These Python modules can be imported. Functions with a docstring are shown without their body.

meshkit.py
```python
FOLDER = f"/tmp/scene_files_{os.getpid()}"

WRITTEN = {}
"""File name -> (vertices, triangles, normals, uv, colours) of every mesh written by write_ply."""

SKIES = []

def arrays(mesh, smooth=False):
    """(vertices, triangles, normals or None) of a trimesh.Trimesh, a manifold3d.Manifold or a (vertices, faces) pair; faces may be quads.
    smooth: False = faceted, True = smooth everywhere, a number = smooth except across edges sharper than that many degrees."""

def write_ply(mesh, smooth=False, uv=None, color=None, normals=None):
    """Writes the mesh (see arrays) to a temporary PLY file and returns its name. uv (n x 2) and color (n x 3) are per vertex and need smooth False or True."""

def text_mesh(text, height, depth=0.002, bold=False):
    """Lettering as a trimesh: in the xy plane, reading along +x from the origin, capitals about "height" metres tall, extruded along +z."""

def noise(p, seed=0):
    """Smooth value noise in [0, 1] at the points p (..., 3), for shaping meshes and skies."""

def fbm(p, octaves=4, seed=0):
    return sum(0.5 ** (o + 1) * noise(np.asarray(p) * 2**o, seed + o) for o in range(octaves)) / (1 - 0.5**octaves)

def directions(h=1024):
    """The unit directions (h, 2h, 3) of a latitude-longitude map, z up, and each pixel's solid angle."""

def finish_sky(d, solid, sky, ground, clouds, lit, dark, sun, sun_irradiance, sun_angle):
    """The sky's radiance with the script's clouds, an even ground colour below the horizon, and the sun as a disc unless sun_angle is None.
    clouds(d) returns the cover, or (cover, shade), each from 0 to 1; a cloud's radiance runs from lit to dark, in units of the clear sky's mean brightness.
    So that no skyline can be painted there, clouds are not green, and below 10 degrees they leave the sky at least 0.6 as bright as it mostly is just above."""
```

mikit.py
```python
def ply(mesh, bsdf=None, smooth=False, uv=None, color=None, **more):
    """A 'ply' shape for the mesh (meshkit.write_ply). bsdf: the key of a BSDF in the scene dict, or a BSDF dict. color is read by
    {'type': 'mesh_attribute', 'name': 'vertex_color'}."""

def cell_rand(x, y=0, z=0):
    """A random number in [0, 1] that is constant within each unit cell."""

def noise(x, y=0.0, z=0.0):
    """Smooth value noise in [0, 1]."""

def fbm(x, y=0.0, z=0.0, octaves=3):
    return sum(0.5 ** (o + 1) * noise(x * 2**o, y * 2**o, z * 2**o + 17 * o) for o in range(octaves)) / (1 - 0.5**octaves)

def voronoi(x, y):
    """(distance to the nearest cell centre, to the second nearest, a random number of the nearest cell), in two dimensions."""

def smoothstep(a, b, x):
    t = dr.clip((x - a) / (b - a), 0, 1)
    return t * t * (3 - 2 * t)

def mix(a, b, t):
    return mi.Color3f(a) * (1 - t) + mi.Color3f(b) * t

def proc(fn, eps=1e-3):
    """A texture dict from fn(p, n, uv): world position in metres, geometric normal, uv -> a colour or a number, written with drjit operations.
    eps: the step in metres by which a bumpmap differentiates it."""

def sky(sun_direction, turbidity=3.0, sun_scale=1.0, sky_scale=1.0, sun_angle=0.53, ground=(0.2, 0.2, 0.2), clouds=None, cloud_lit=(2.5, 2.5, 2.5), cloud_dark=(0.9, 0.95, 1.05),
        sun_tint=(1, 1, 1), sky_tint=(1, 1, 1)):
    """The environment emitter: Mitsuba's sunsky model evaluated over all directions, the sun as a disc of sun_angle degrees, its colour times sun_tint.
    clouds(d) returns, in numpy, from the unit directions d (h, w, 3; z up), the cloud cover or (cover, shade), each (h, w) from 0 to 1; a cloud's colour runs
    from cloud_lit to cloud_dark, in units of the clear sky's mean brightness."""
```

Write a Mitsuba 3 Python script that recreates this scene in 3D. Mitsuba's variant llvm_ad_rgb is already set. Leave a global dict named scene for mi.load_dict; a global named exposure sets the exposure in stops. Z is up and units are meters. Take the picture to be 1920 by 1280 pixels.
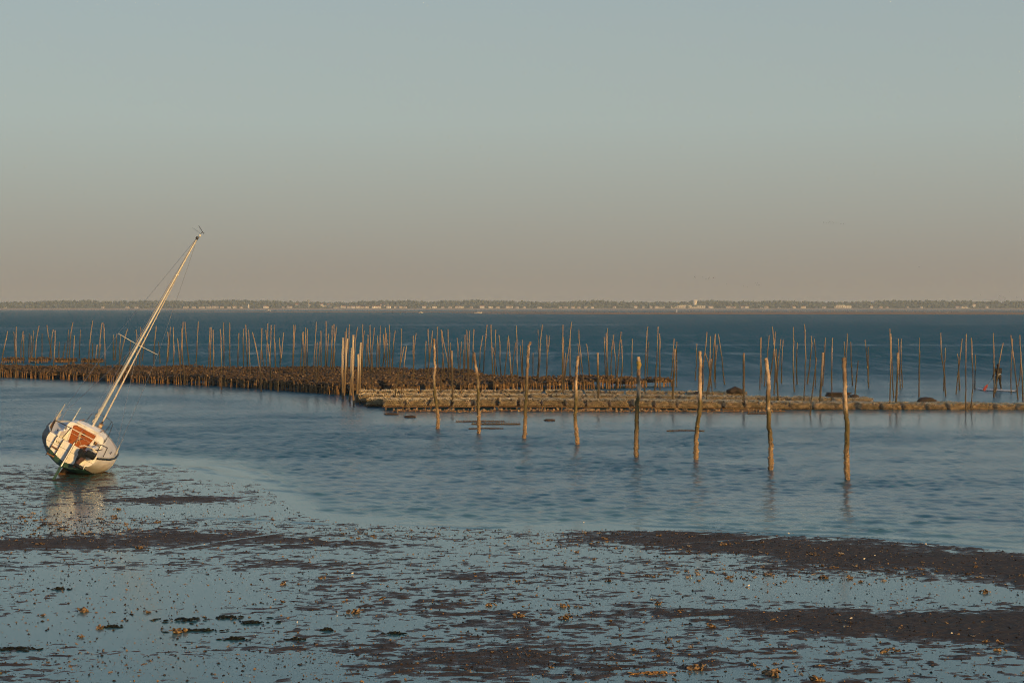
import math
import numpy as np
import trimesh
import manifold3d as m3
import drjit as dr
import mitsuba as mi
import mikit
from mikit import proc, ply, smoothstep, mix
from meshkit import noise as nnoise, fbm as nfbm, text_mesh

T = mi.ScalarTransform4f
scene, labels = {}, {}

# ------------------------------------------------------------------ camera, sky, sun, exposure
EYE = 5.6
scene['camera'] = {'type': 'perspective', 'fov': 31.53, 'fov_axis': 'x', 'near_clip': 0.5, 'far_clip': 20000.0,
                   'to_world': T().look_at([0, 0, EYE], [0, 3400, EYE - 64], [0, 0, 1]),
                   'medium': {'type': 'ref', 'id': 'haze_air'}}
SUN_AZ, SUN_EL = math.radians(38), math.radians(7.0)


def dusk_veil(d):
    """The dull band of the setting day opposite the sun: a thin even veil that thickens towards the horizon, all round."""
    el = np.degrees(np.arcsin(np.clip(d[..., 2], 0, 1)))
    uneven = nfbm(d * np.array([9.0, 9.0, 40.0]), 3, 5) - 0.5
    cover = 0.97 * np.exp(-np.power(el / 21.0, 1.2)) * (1 + 0.05 * uneven)
    return cover, np.clip(1.075 - el / 5.4, 0, 1)


scene['sky'] = mikit.sky([math.sin(SUN_AZ) * math.cos(SUN_EL), -math.cos(SUN_AZ) * math.cos(SUN_EL), math.sin(SUN_EL)], turbidity=3.0, sun_scale=1.0, sky_scale=1.0,
                         sky_tint=(0.70, 0.96, 1.31), sun_tint=(0.88, 0.98, 1.26), clouds=dusk_veil, cloud_lit=(1.73, 1.84, 1.65), cloud_dark=(1.28, 1.06, 0.87), ground=(0.12, 0.12, 0.12))
exposure = 2.52

# ------------------------------------------------------------------ small helpers
RNG = np.random.default_rng(11)


def key_of(name):
    if name not in scene and name not in labels:
        return name
    i = 1
    while f'{name}_{i:03d}' in scene or f'{name}_{i:03d}' in labels:
        i += 1
    return f'{name}_{i:03d}'


def put(key, mesh, bsdf, smooth=False, **more):
    key = key_of(key)
    scene[key] = mesh if isinstance(mesh, dict) else ply(mesh, bsdf, smooth, **more)
    return key


def again(key, shape, to_world, bsdf=None):
    """Another copy of a ply entry under another transform."""
    key = key_of(key)
    scene[key] = {**shape, 'to_world': to_world}
    if bsdf:
        scene[key]['bsdf'] = {'type': 'ref', 'id': bsdf}
    return key


def tag(key, label, category=None, group=None, kind=None):
    labels[key] = {'label': label}
    if category:
        labels[key]['category'] = category
    if group:
        labels[key]['group'] = group
    if kind:
        labels[key]['kind'] = kind
    return key


def thing(name, label, category, group=None):
    key = key_of(name)
    return tag(key, label, category, group)


def cat(ms):
    return trimesh.util.concatenate(ms)


def tube(points, radii, sides=8, caps=True):
    p = np.asarray(points, float)
    r = np.broadcast_to(np.asarray(radii, float), (len(p),))
    t = np.gradient(p, axis=0)
    t /= np.linalg.norm(t, axis=1, keepdims=True)
    ref = np.array([0, 1.0, 0]) if abs(t[:, 1]).mean() < 0.8 else np.array([1.0, 0, 0])
    a = np.cross(t, ref)
    a /= np.linalg.norm(a, axis=1, keepdims=True)
    b = np.cross(t, a)
    ang = np.arange(sides) * 2 * np.pi / sides
    v = (p[:, None] + r[:, None, None] * (np.cos(ang)[None, :, None] * a[:, None] + np.sin(ang)[None, :, None] * b[:, None])).reshape(-1, 3)
    f = []
    for i in range(len(p) - 1):
        for j in range(sides):
            k = (j + 1) % sides
            q = [i * sides + j, i * sides + k, (i + 1) * sides + k, (i + 1) * sides + j]
            f += [[q[0], q[1], q[2]], [q[0], q[2], q[3]]]
    if caps:
        n = len(v)
        v = np.vstack([v, p[:1], p[-1:]])
        e = (len(p) - 1) * sides
        for j in range(sides):
            k = (j + 1) % sides
            f += [[n, k, j], [n + 1, e + j, e + k]]
    return trimesh.Trimesh(v, f, process=False)


def box(size, centre=(0, 0, 0), rot=None):
    m = trimesh.creation.box(size)
    if rot is not None:
        m.apply_transform(trimesh.transformations.euler_matrix(*rot))
    m.apply_translation(centre)
    return m


def rounded(size, r, centre=(0, 0, 0), seg=8):
    """A box with rounded edges: the hull of eight spheres."""
    h = np.array(size) / 2 - r
    s = m3.Manifold.sphere(r, seg)
    m = m3.Manifold.batch_hull([s.translate([x * h[0], y * h[1], z * h[2]]) for x in (-1, 1) for y in (-1, 1) for z in (-1, 1)]).to_mesh()
    g = trimesh.Trimesh(m.vert_properties[:, :3], m.tri_verts, process=False)
    g.apply_translation(centre)
    return g


def hull(points):
    return trimesh.convex.convex_hull(np.asarray(points, float))


def grid_faces(n, m):
    i, j = np.meshgrid(np.arange(n - 1), np.arange(m - 1), indexing='ij')
    q = (i * m + j).ravel()
    return np.vstack([np.stack([q, q + 1, q + m + 1], 1), np.stack([q, q + m + 1, q + m], 1)])


def rgb(r, g, b):
    return {'type': 'rgb', 'value': [float(r), float(g), float(b)]}


def paint(name, colour, roughness=0.5, **more):
    scene[name] = {'type': 'twosided', 'bsdf': {'type': 'principled', 'base_color': colour if isinstance(colour, dict) else rgb(*colour), 'roughness': roughness, 'specular': 0.4, **more}}
    return name

STAKES = [  # kind, distance y, then x, z of the bends from the foot up
('w',143.5,-40.51,0.00,-40.44,1.18,-40.24,2.61,-40.06,3.07,-39.94,3.49,-39.99,3.72),
('w',200.6,-54.94,0.00,-55.03,0.90,-55.09,2.19,-55.12,2.90),
('w',142.9,-39.08,0.00,-39.03,1.70,-39.05,2.71,-39.07,3.17,-38.97,3.54,-38.97,4.09),
('w',198.3,-53.74,0.00,-53.73,1.60,-53.60,2.42,-53.50,3.00),
('w',179.8,-48.44,0.00,-48.41,1.10,-48.29,2.89),
('w',200.6,-53.42,0.00,-53.42,0.90,-53.31,2.71),
('w',183.6,-48.74,0.00,-48.67,1.30,-48.66,2.78),
('w',199.4,-52.81,0.00,-52.73,0.93,-52.62,2.02,-52.60,3.05),
('w',142.9,-37.65,0.00,-37.58,1.52,-37.61,2.44,-37.53,3.04,-37.34,4.14),
('w',198.3,-51.41,0.00,-51.41,1.60,-51.38,2.74),
('w',198.3,-50.58,0.00,-50.45,1.47,-50.35,2.04,-50.13,3.19),
('w',194.9,-49.46,0.00,-49.57,1.29,-49.72,2.10,-49.95,3.70),
('w',143.5,-36.36,0.00,-36.27,1.41,-36.18,2.79,-36.16,3.79),
('w',182.7,-45.60,0.00,-45.74,1.32,-45.62,2.09),
('w',186.6,-46.31,0.00,-46.15,0.99,-46.03,1.95),
('w',193.9,-47.68,0.00,-47.51,1.37,-47.41,3.24),
('w',179.8,-43.97,0.00,-43.87,1.62,-43.84,2.66,-43.72,3.65,-43.57,4.11),
('w',142.9,-34.68,0.00,-34.64,1.10,-34.57,2.25,-34.51,3.38),
('w',198.3,-47.34,0.00,-47.29,1.60,-47.20,3.13),
('f',146.9,-34.28,0.00,-34.29,0.60,-34.30,2.16,-34.21,3.11,-34.03,4.52),
('w',181.7,-42.09,0.00,-42.05,1.35,-42.05,1.99),
('w',139.5,-32.22,0.00,-32.08,0.90,-32.05,1.89,-31.89,2.74),
('f',146.9,-33.53,0.00,-33.51,0.60,-33.45,2.16,-33.35,3.20,-33.22,4.38),
('w',178.0,-40.60,0.00,-40.54,0.86,-40.33,1.95),
('f',140.3,-31.44,0.00,-31.45,0.60,-31.49,2.13,-31.55,3.44,-31.55,4.39),
('w',191.7,-42.13,0.00,-42.14,1.36,-42.13,2.71),
('w',191.7,-41.96,0.00,-41.85,1.42,-41.75,2.78),
('w',139.5,-30.41,0.00,-30.27,0.99,-30.02,2.33,-29.83,3.10,-29.57,3.93),
('w',178.0,-38.57,0.00,-38.48,2.00,-38.39,2.92),
('w',187.6,-40.23,0.00,-40.10,0.42,-40.01,0.72),
('w',187.6,-39.71,0.00,-39.59,0.60,-39.48,2.17),
('w',178.0,-36.94,0.00,-36.88,0.63,-36.81,2.58,-36.94,3.41),
('f',146.9,-30.15,0.00,-30.17,0.60,-30.20,1.69,-30.05,2.63,-30.12,4.00),
('w',189.6,-38.68,0.00,-38.49,1.40,-38.43,2.56),
('f',142.8,-28.22,0.00,-28.21,0.60,-28.19,2.26,-28.10,3.40,-28.03,4.14),
('w',179.8,-34.90,0.00,-34.97,1.39,-35.08,2.20),
('w',134.1,-25.57,0.00,-25.54,1.17,-25.49,2.37,-25.36,3.11,-25.45,3.80),
('w',187.6,-35.64,0.00,-35.48,1.69,-35.36,2.72,-35.34,3.56),
('w',134.1,-25.11,0.00,-25.07,1.17,-25.00,2.24,-25.05,3.19,-25.06,4.14),
('f',130.8,-23.91,0.00,-23.93,0.60,-23.99,2.12,-24.09,3.17,-24.13,3.36),
('f',158.9,-29.09,0.00,-29.07,0.60,-29.01,2.39,-28.96,3.77),
('w',131.1,-23.66,0.00,-23.74,1.14,-23.88,2.53,-23.82,3.50,-23.79,4.55),
('f',144.2,-25.57,0.00,-25.63,0.60,-25.79,2.13,-25.92,3.38,-26.00,4.43),
('f',144.2,-25.18,0.00,-25.14,0.60,-25.02,2.46,-24.89,4.47),
('w',132.0,-22.12,0.00,-22.07,1.45,-22.00,3.36,-21.96,4.16),
('f',154.2,-25.66,0.00,-25.65,0.60,-25.62,1.99,-25.53,3.90),
('w',129.9,-21.39,0.00,-21.36,2.20,-21.37,3.99),
('w',123.6,-19.80,0.00,-19.81,1.91,-19.83,3.27,-19.88,4.11),
('f',145.9,-23.15,0.00,-23.15,0.60,-23.17,2.32,-23.15,4.38),
('f',144.3,-22.39,0.00,-22.41,0.60,-22.48,2.35,-22.46,4.37),
('f',152.4,-23.07,0.00,-23.05,0.60,-23.03,1.61,-22.93,3.43),
('f',154.2,-22.82,0.00,-22.82,0.60,-22.83,2.13,-22.91,2.98,-22.81,3.78),
('f',137.1,-20.00,0.00,-20.01,0.60,-20.06,2.52,-20.13,4.33),
('f',135.7,-19.59,0.00,-19.61,0.60,-19.68,2.55,-19.75,3.92),
('f',130.5,-18.14,0.00,-18.12,0.60,-18.07,2.18,-17.97,3.24,-18.00,4.10),
('w',120.6,-16.69,0.00,-16.71,1.33,-16.82,1.91,-16.97,2.89,-17.22,3.95),
('f',150.7,-20.50,0.00,-20.60,0.60,-20.76,1.65,-20.80,2.21),
('f',144.3,-19.56,0.00,-19.55,0.60,-19.53,2.09,-19.45,3.15,-19.43,4.32),
('w',122.6,-16.30,0.00,-16.32,1.26,-16.39,2.39,-16.50,3.16,-16.63,4.06),
('f',134.3,-17.82,0.00,-17.86,0.60,-17.94,1.59,-17.91,2.82,-17.87,4.28),
('f',155.9,-20.33,0.00,-20.35,0.60,-20.41,2.38,-20.50,3.01,-20.41,4.10),
('w',120.6,-15.58,0.00,-15.51,0.98,-15.40,1.91,-15.31,2.62,-15.21,3.93),
('f',155.9,-19.92,0.00,-19.93,0.60,-19.95,2.09,-19.98,3.01),
('f',137.1,-16.62,0.00,-16.61,0.60,-16.58,2.01,-16.57,4.28),
('f',149.1,-18.07,0.00,-18.04,0.60,-17.95,2.25,-17.84,4.16),
('f',131.7,-15.48,0.00,-15.43,0.60,-15.36,1.67,-15.28,2.64,-15.23,3.80),
('f',131.7,-15.19,0.00,-15.17,0.60,-15.09,2.64,-15.16,3.85),
('f',149.1,-17.06,0.00,-17.03,0.60,-17.00,1.15,-16.98,3.94),
('w',121.6,-13.81,0.00,-13.75,1.52,-13.73,2.86,-13.73,4.14),
('f',142.8,-15.70,0.00,-15.65,0.60,-15.52,2.39,-15.38,4.46),
('w',120.6,-13.07,0.00,-13.05,1.55,-12.99,3.28),
('w',120.6,-12.98,0.00,-12.89,1.78,-12.78,3.33),
('f',147.8,-15.54,0.00,-15.54,0.60,-15.56,2.41,-15.56,3.70),
('f',144.1,-14.87,0.00,-14.86,0.60,-14.81,2.49,-14.82,4.50),
('f',145.9,-15.00,0.00,-14.95,0.60,-14.88,1.43,-14.75,3.47),
('f',144.1,-14.49,0.00,-14.45,0.60,-14.32,2.49,-14.30,4.16),
('f',144.1,-14.30,0.00,-14.26,0.60,-14.10,2.80,-13.94,4.06),
('f',137.2,-13.47,0.00,-13.45,0.60,-13.42,2.04,-13.45,4.32),
('W',111.0,-10.37,0.00,-10.38,1.75,-10.34,3.74),
('F',115.1,-10.67,0.00,-10.64,0.60,-10.59,1.25,-10.53,2.86,-10.45,3.62),
('f',134.0,-12.40,0.00,-12.38,0.60,-12.35,1.54,-12.30,3.82),
('f',130.9,-12.03,0.00,-12.01,0.60,-11.95,2.49,-11.92,4.09),
('f',132.4,-12.05,0.00,-12.03,0.60,-11.97,2.45,-11.88,4.36),
('W',108.2,-9.69,0.00,-9.60,1.37,-9.56,3.19),
('f',128.0,-11.24,0.00,-11.21,0.60,-11.07,3.12,-10.90,4.21),
('M',103.0,-9.00,0.00,-9.07,1.67,-9.04,2.66,-8.99,4.03),
('W',106.4,-9.14,0.00,-9.04,1.91,-9.02,2.37,-9.06,2.84),
('W',113.0,-9.48,0.00,-9.50,1.68,-9.43,3.41),
('f',130.9,-10.95,0.00,-10.92,0.60,-10.89,1.34,-10.78,3.06,-10.75,4.38),
('f',128.0,-10.61,0.00,-10.59,0.60,-10.51,3.68,-10.41,3.96),
('f',144.1,-11.67,0.00,-11.65,0.60,-11.60,1.86,-11.55,2.68),
('f',141.4,-11.20,0.00,-11.20,0.60,-11.21,2.24,-11.19,3.47),
('f',138.9,-10.75,0.00,-10.77,0.60,-10.82,2.60,-10.86,4.24),
('f',110.6,-8.52,0.00,-8.53,0.60,-8.55,1.52,-8.72,2.44,-8.77,3.69),
('f',138.9,-10.62,0.00,-10.66,0.60,-10.73,2.00,-10.52,4.06),
('f',137.2,-10.26,0.00,-10.25,0.60,-10.22,2.04,-10.21,3.48),
('f',144.1,-10.55,0.00,-10.56,0.60,-10.57,2.49,-10.67,2.99),
('f',153.8,-11.29,0.00,-11.27,0.60,-11.20,2.28,-11.15,4.03),
('f',144.1,-10.35,0.00,-10.29,0.60,-10.10,2.49,-10.04,3.97),
('f',145.9,-10.03,0.00,-10.10,0.60,-10.29,2.13,-10.36,3.47),
('f',134.0,-9.10,0.00,-9.13,0.60,-9.22,2.12,-9.27,3.70),
('f',132.4,-8.86,0.00,-8.88,0.60,-8.94,2.16,-8.96,4.30),
('f',140.6,-9.33,0.00,-9.30,0.60,-9.21,2.87,-9.05,3.82),
('c',103.9,-6.74,0.00,-6.70,0.45,-6.60,1.40,-6.42,2.45,-6.19,3.36),
('f',144.1,-8.99,0.00,-8.94,0.60,-8.81,2.17,-8.79,3.91),
('c',107.7,-6.57,0.00,-6.54,0.45,-6.47,1.63,-6.35,2.57,-6.26,3.32),
('f',111.7,-6.11,0.00,-6.10,0.60,-6.07,2.21,-6.08,3.87),
('f',121.2,-6.61,0.00,-6.59,0.60,-6.54,2.98,-6.40,3.88),
('f',137.2,-6.58,0.00,-6.57,0.60,-6.55,2.04,-6.50,3.06),
('f',125.2,-5.93,0.00,-5.87,0.60,-5.67,2.35,-5.48,3.99),
('f',138.9,-6.46,0.00,-6.42,0.60,-6.29,2.30,-6.44,2.97,-6.41,3.94),
('f',140.6,-5.70,0.00,-5.73,0.60,-5.85,2.87,-5.76,4.10),
('c',108.7,-4.31,0.00,-4.29,0.45,-4.24,1.59,-4.12,2.83),
('f',125.2,-4.59,0.00,-4.64,0.60,-4.77,2.35,-4.89,4.05),
('f',144.1,-4.96,0.00,-4.99,0.60,-5.08,2.49,-5.07,3.87),
('f',125.2,-4.25,0.00,-4.31,0.60,-4.42,1.80,-4.58,2.62,-4.77,3.44,-4.85,3.99),
('f',144.1,-4.82,0.00,-4.83,0.60,-4.88,2.36,-4.91,2.80),
('C',103.9,-3.42,0.00,-3.42,0.45,-3.42,1.99,-3.45,3.13),
('f',140.6,-4.17,0.00,-4.17,0.60,-4.17,2.57,-4.25,3.24),
('f',132.4,-3.87,0.00,-3.83,0.60,-3.75,2.16,-3.70,3.12),
('f',118.7,-3.20,0.00,-3.19,0.60,-3.18,2.00,-3.17,2.83),
('f',144.1,-3.77,0.00,-3.76,0.60,-3.73,2.49,-3.76,3.43),
('f',119.9,-2.89,0.00,-2.90,0.60,-2.92,2.49,-3.00,4.11),
('f',135.6,-3.20,0.00,-3.21,0.60,-3.24,2.38,-3.18,3.86),
('f',128.0,-2.88,0.00,-2.85,0.60,-2.75,2.56,-2.69,4.07),
('f',137.2,-2.56,0.00,-2.52,0.60,-2.38,2.46,-2.35,3.00,-2.20,3.45),
('f',134.0,-2.18,0.00,-2.14,0.60,-2.03,2.12,-1.85,4.32),
('f',109.6,-1.05,0.00,-1.09,0.60,-1.16,1.80,-1.23,3.23,-1.27,4.55),
('f',134.0,-1.32,0.00,-1.30,0.60,-1.26,2.12,-1.20,3.97),
('f',135.6,-1.02,0.00,-1.11,0.60,-1.26,1.61,-1.41,2.56),
('f',132.4,-0.74,0.00,-0.80,0.60,-0.91,1.76,-0.82,2.74,-0.97,3.61),
('f',129.4,-0.63,0.00,-0.56,0.60,-0.38,2.24,-0.24,3.60),
('f',134.0,-0.06,0.00,0.00,0.60,0.19,2.42,0.28,3.00),
('f',110.6,0.05,0.00,0.01,0.60,-0.09,2.00,-0.16,3.21,-0.23,3.84),
('f',119.9,0.38,0.00,0.37,0.60,0.33,2.49,0.30,4.37),
('f',129.4,0.78,0.00,0.74,0.60,0.64,1.96,0.59,2.86),
('f',134.0,0.82,0.00,0.80,0.60,0.77,2.12,0.75,3.18),
('f',134.0,1.53,0.00,1.54,0.60,1.54,1.54,1.55,2.24),
('f',123.8,1.65,0.00,1.72,0.60,1.86,1.84,1.78,4.06),
('f',123.8,1.77,0.00,1.81,0.60,1.92,2.39,1.97,3.85,2.08,4.44),
('f',129.4,2.44,0.00,2.46,0.60,2.51,2.52,2.47,3.63),
('f',128.0,2.42,0.00,2.43,0.60,2.46,1.94,2.60,2.84,2.62,3.59),
('f',108.5,3.01,0.00,3.01,0.60,3.01,2.31,3.03,4.56),
('f',128.0,3.59,0.00,3.60,0.60,3.64,2.39,3.64,3.51),
('f',115.1,3.19,0.00,3.27,0.60,3.47,2.11,3.64,3.47,3.77,4.67),
('f',117.5,3.33,0.00,3.36,0.60,3.41,1.78,3.46,2.65),
('f',132.4,4.25,0.00,4.25,0.60,4.25,2.45,4.23,3.20),
('f',130.9,4.91,0.00,4.90,0.60,4.89,1.86,4.77,2.95),
('f',122.5,4.86,0.00,4.81,0.60,4.71,1.99,4.52,3.22,4.50,4.08),
('f',128.0,5.51,0.00,5.48,0.60,5.39,2.39,5.26,3.03),
('C',103.0,4.94,0.00,4.93,0.45,4.88,2.03,4.86,3.02),
('f',128.0,6.63,0.00,6.61,0.60,6.54,2.56,6.51,3.51),
('f',130.9,6.82,0.00,6.83,0.60,6.86,2.20,6.89,4.09),
('f',123.8,6.56,0.00,6.53,0.60,6.46,2.39,6.42,3.85),
('f',108.5,5.85,0.00,5.85,0.60,5.84,1.07,5.83,1.50),
('f',130.9,7.19,0.00,7.18,0.60,7.14,2.20,7.34,3.63),
('f',114.0,6.56,0.00,6.55,0.60,6.52,1.90,6.39,3.49),
('f',130.9,7.56,0.00,7.60,0.60,7.74,2.66,7.89,3.86),
('f',125.2,7.48,0.00,7.54,0.60,7.65,1.53,7.54,3.39),
('f',122.5,8.09,0.00,8.09,0.60,8.10,2.42,8.14,3.49),
('c',111.3,8.13,0.00,8.14,0.45,8.19,2.71,8.29,4.41),
('w',138.7,10.33,0.00,10.39,2.00,10.43,2.97),
('c',111.8,8.76,0.00,8.80,0.45,8.90,1.48,8.94,2.70,9.01,4.41),
('c',110.7,9.03,0.00,9.03,0.45,9.03,2.24,9.00,4.01),
('w',137.2,12.00,0.00,12.12,0.84,12.26,3.24),
('C',102.1,9.03,0.00,9.05,0.45,9.13,2.06,9.17,3.26),
('w',127.6,11.59,-0.00,11.61,1.73,11.55,2.73,11.63,3.18),
('w',138.7,14.02,0.00,14.13,1.39,14.16,2.82),
('w',120.4,12.66,0.00,12.69,1.53,12.63,1.95,12.82,2.63,12.89,3.97),
('c',102.1,10.91,0.00,10.96,0.45,11.09,1.61,11.22,2.70),
('c',108.7,11.80,0.00,11.81,0.45,11.86,2.30,11.87,3.87),
('w',128.9,14.06,-0.00,14.17,1.13,14.31,2.42,14.45,3.72),
('c',105.8,11.78,0.00,11.72,0.45,11.54,1.93,11.47,2.39,11.28,2.95),
('w',135.7,15.15,0.00,15.21,2.08,15.21,3.62),
('w',126.4,14.16,-0.00,14.17,1.77,14.30,2.98),
('w',131.6,15.44,0.00,15.33,1.04,15.21,2.30,14.98,3.65),
('C',100.4,12.84,0.00,12.84,0.45,12.83,2.12,12.84,3.08),
('w',123.3,16.87,0.00,16.92,1.86,16.88,3.53),
('w',132.9,18.33,0.00,18.27,1.57,18.29,3.40),
('w',128.9,17.94,-0.00,18.10,1.69,18.28,3.61),
('w',128.9,18.27,-0.00,18.35,0.68,18.63,2.25,18.77,3.89),
('w',117.1,16.93,0.00,17.01,1.54,17.06,2.92),
('w',135.7,19.77,0.00,19.80,1.48,19.77,2.49),
('w',134.3,19.62,0.00,19.68,0.94,19.91,3.23),
('c',103.9,15.27,0.00,15.25,0.45,15.15,2.45,15.01,3.67,14.94,4.49),
('w',134.3,19.96,0.00,19.97,1.53,20.05,3.20),
('w',120.4,18.77,0.00,18.69,1.42,18.76,4.29),
('w',131.6,20.70,0.00,20.63,1.04,20.68,3.05),
('c',103.9,16.73,0.00,16.75,0.45,16.81,1.77,16.83,3.13,16.78,4.63),
('w',132.9,21.66,0.00,21.83,1.28,22.00,3.02,21.94,3.51),
('c',94.0,15.45,0.00,15.50,0.45,15.60,1.52,15.70,2.34,15.78,3.00),
('w',127.0,21.26,0.00,21.27,2.03,21.18,3.41),
('C',100.4,17.06,0.00,17.08,0.45,17.14,1.68,17.20,3.10),
('w',128.9,22.10,-0.00,22.21,1.69,22.29,3.44),
('c',103.5,18.26,0.00,18.26,0.45,18.25,2.46,18.31,3.86),
('w',122.7,22.49,0.00,22.54,2.15,22.51,3.27),
('w',128.9,23.76,-0.00,23.74,2.25,23.83,3.75),
('w',130.2,24.46,0.00,24.37,1.65,24.31,3.13),
('c',106.3,20.09,0.00,20.12,0.45,20.17,1.45,20.24,2.49),
('w',135.7,26.69,0.00,26.65,1.48,26.64,2.67),
('w',126.4,24.88,-0.00,24.79,1.49,24.62,3.31),
('c',99.5,20.75,0.00,20.76,0.45,20.81,2.58,20.75,4.43),
('w',112.0,23.59,0.00,23.49,1.96,23.42,3.97),
('C',100.4,21.27,0.00,21.30,0.45,21.38,1.90,21.43,3.08),
('w',123.9,26.53,0.00,26.53,1.30,26.43,3.47),
('w',127.0,27.35,0.00,27.27,1.75,27.28,3.41),
('w',113.0,25.36,0.00,25.36,2.17,25.33,3.70),
('w',121.6,28.94,0.00,29.01,1.65,29.05,2.90),
('w',114.1,27.31,0.00,27.22,1.89,27.10,2.34,27.07,3.99),
('w',117.2,28.72,-0.00,28.82,1.02,28.99,2.56,29.09,3.58),
('w',122.8,30.31,0.00,30.25,2.15,30.17,2.47),
('c',97.9,24.51,0.00,24.51,0.45,24.53,2.20,24.56,4.17),
('c',97.9,24.80,0.00,24.84,0.45,24.96,1.56,24.91,2.63,24.89,3.96),
('w',122.8,31.36,0.00,31.34,1.34,31.32,2.41),
('w',113.0,30.04,0.00,30.05,2.17,29.98,4.00),
('w',118.3,31.54,0.00,31.69,1.50,31.86,2.53,31.99,3.28),
('w',117.2,32.28,-0.00,32.24,1.79,32.31,3.58),
('w',110.1,30.75,0.00,30.62,1.54,30.36,3.92),
('w',129.0,36.03,0.00,36.17,0.56,36.19,2.25),
('w',107.4,30.28,0.00,30.17,1.88,30.02,3.96),
]
POSTS = [
(83.80,-3.430,0.000,-3.405,0.617,-3.552,1.407,-3.600,2.395,-3.561,2.876,-3.606,4.158),
(80.60,-1.471,0.000,-1.471,0.793,-1.523,1.401,-1.506,2.099,-1.565,2.659,-1.646,3.158,-1.684,3.597),
(77.32,0.524,0.000,0.567,0.989,0.583,1.572,0.633,2.242,0.651,2.916,0.682,3.735,0.769,4.133),
(74.01,2.681,0.000,2.571,1.178,2.614,1.745,2.601,2.224,2.613,2.704,2.678,3.619),
(67.92,4.661,0.000,4.660,0.721,4.679,1.550,4.688,2.062,4.758,2.352,4.747,2.802,4.746,3.742),
(66.96,6.804,0.000,6.803,0.790,6.919,1.836,6.937,2.398,6.917,2.901,6.951,3.512,6.907,3.985),
(62.55,8.949,0.000,8.933,0.867,8.876,1.531,8.837,2.342,8.866,3.195,8.773,3.839),
(59.05,10.932,0.000,10.898,0.888,10.900,1.828,10.828,2.524,10.826,3.220,10.800,3.955),
]
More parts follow.
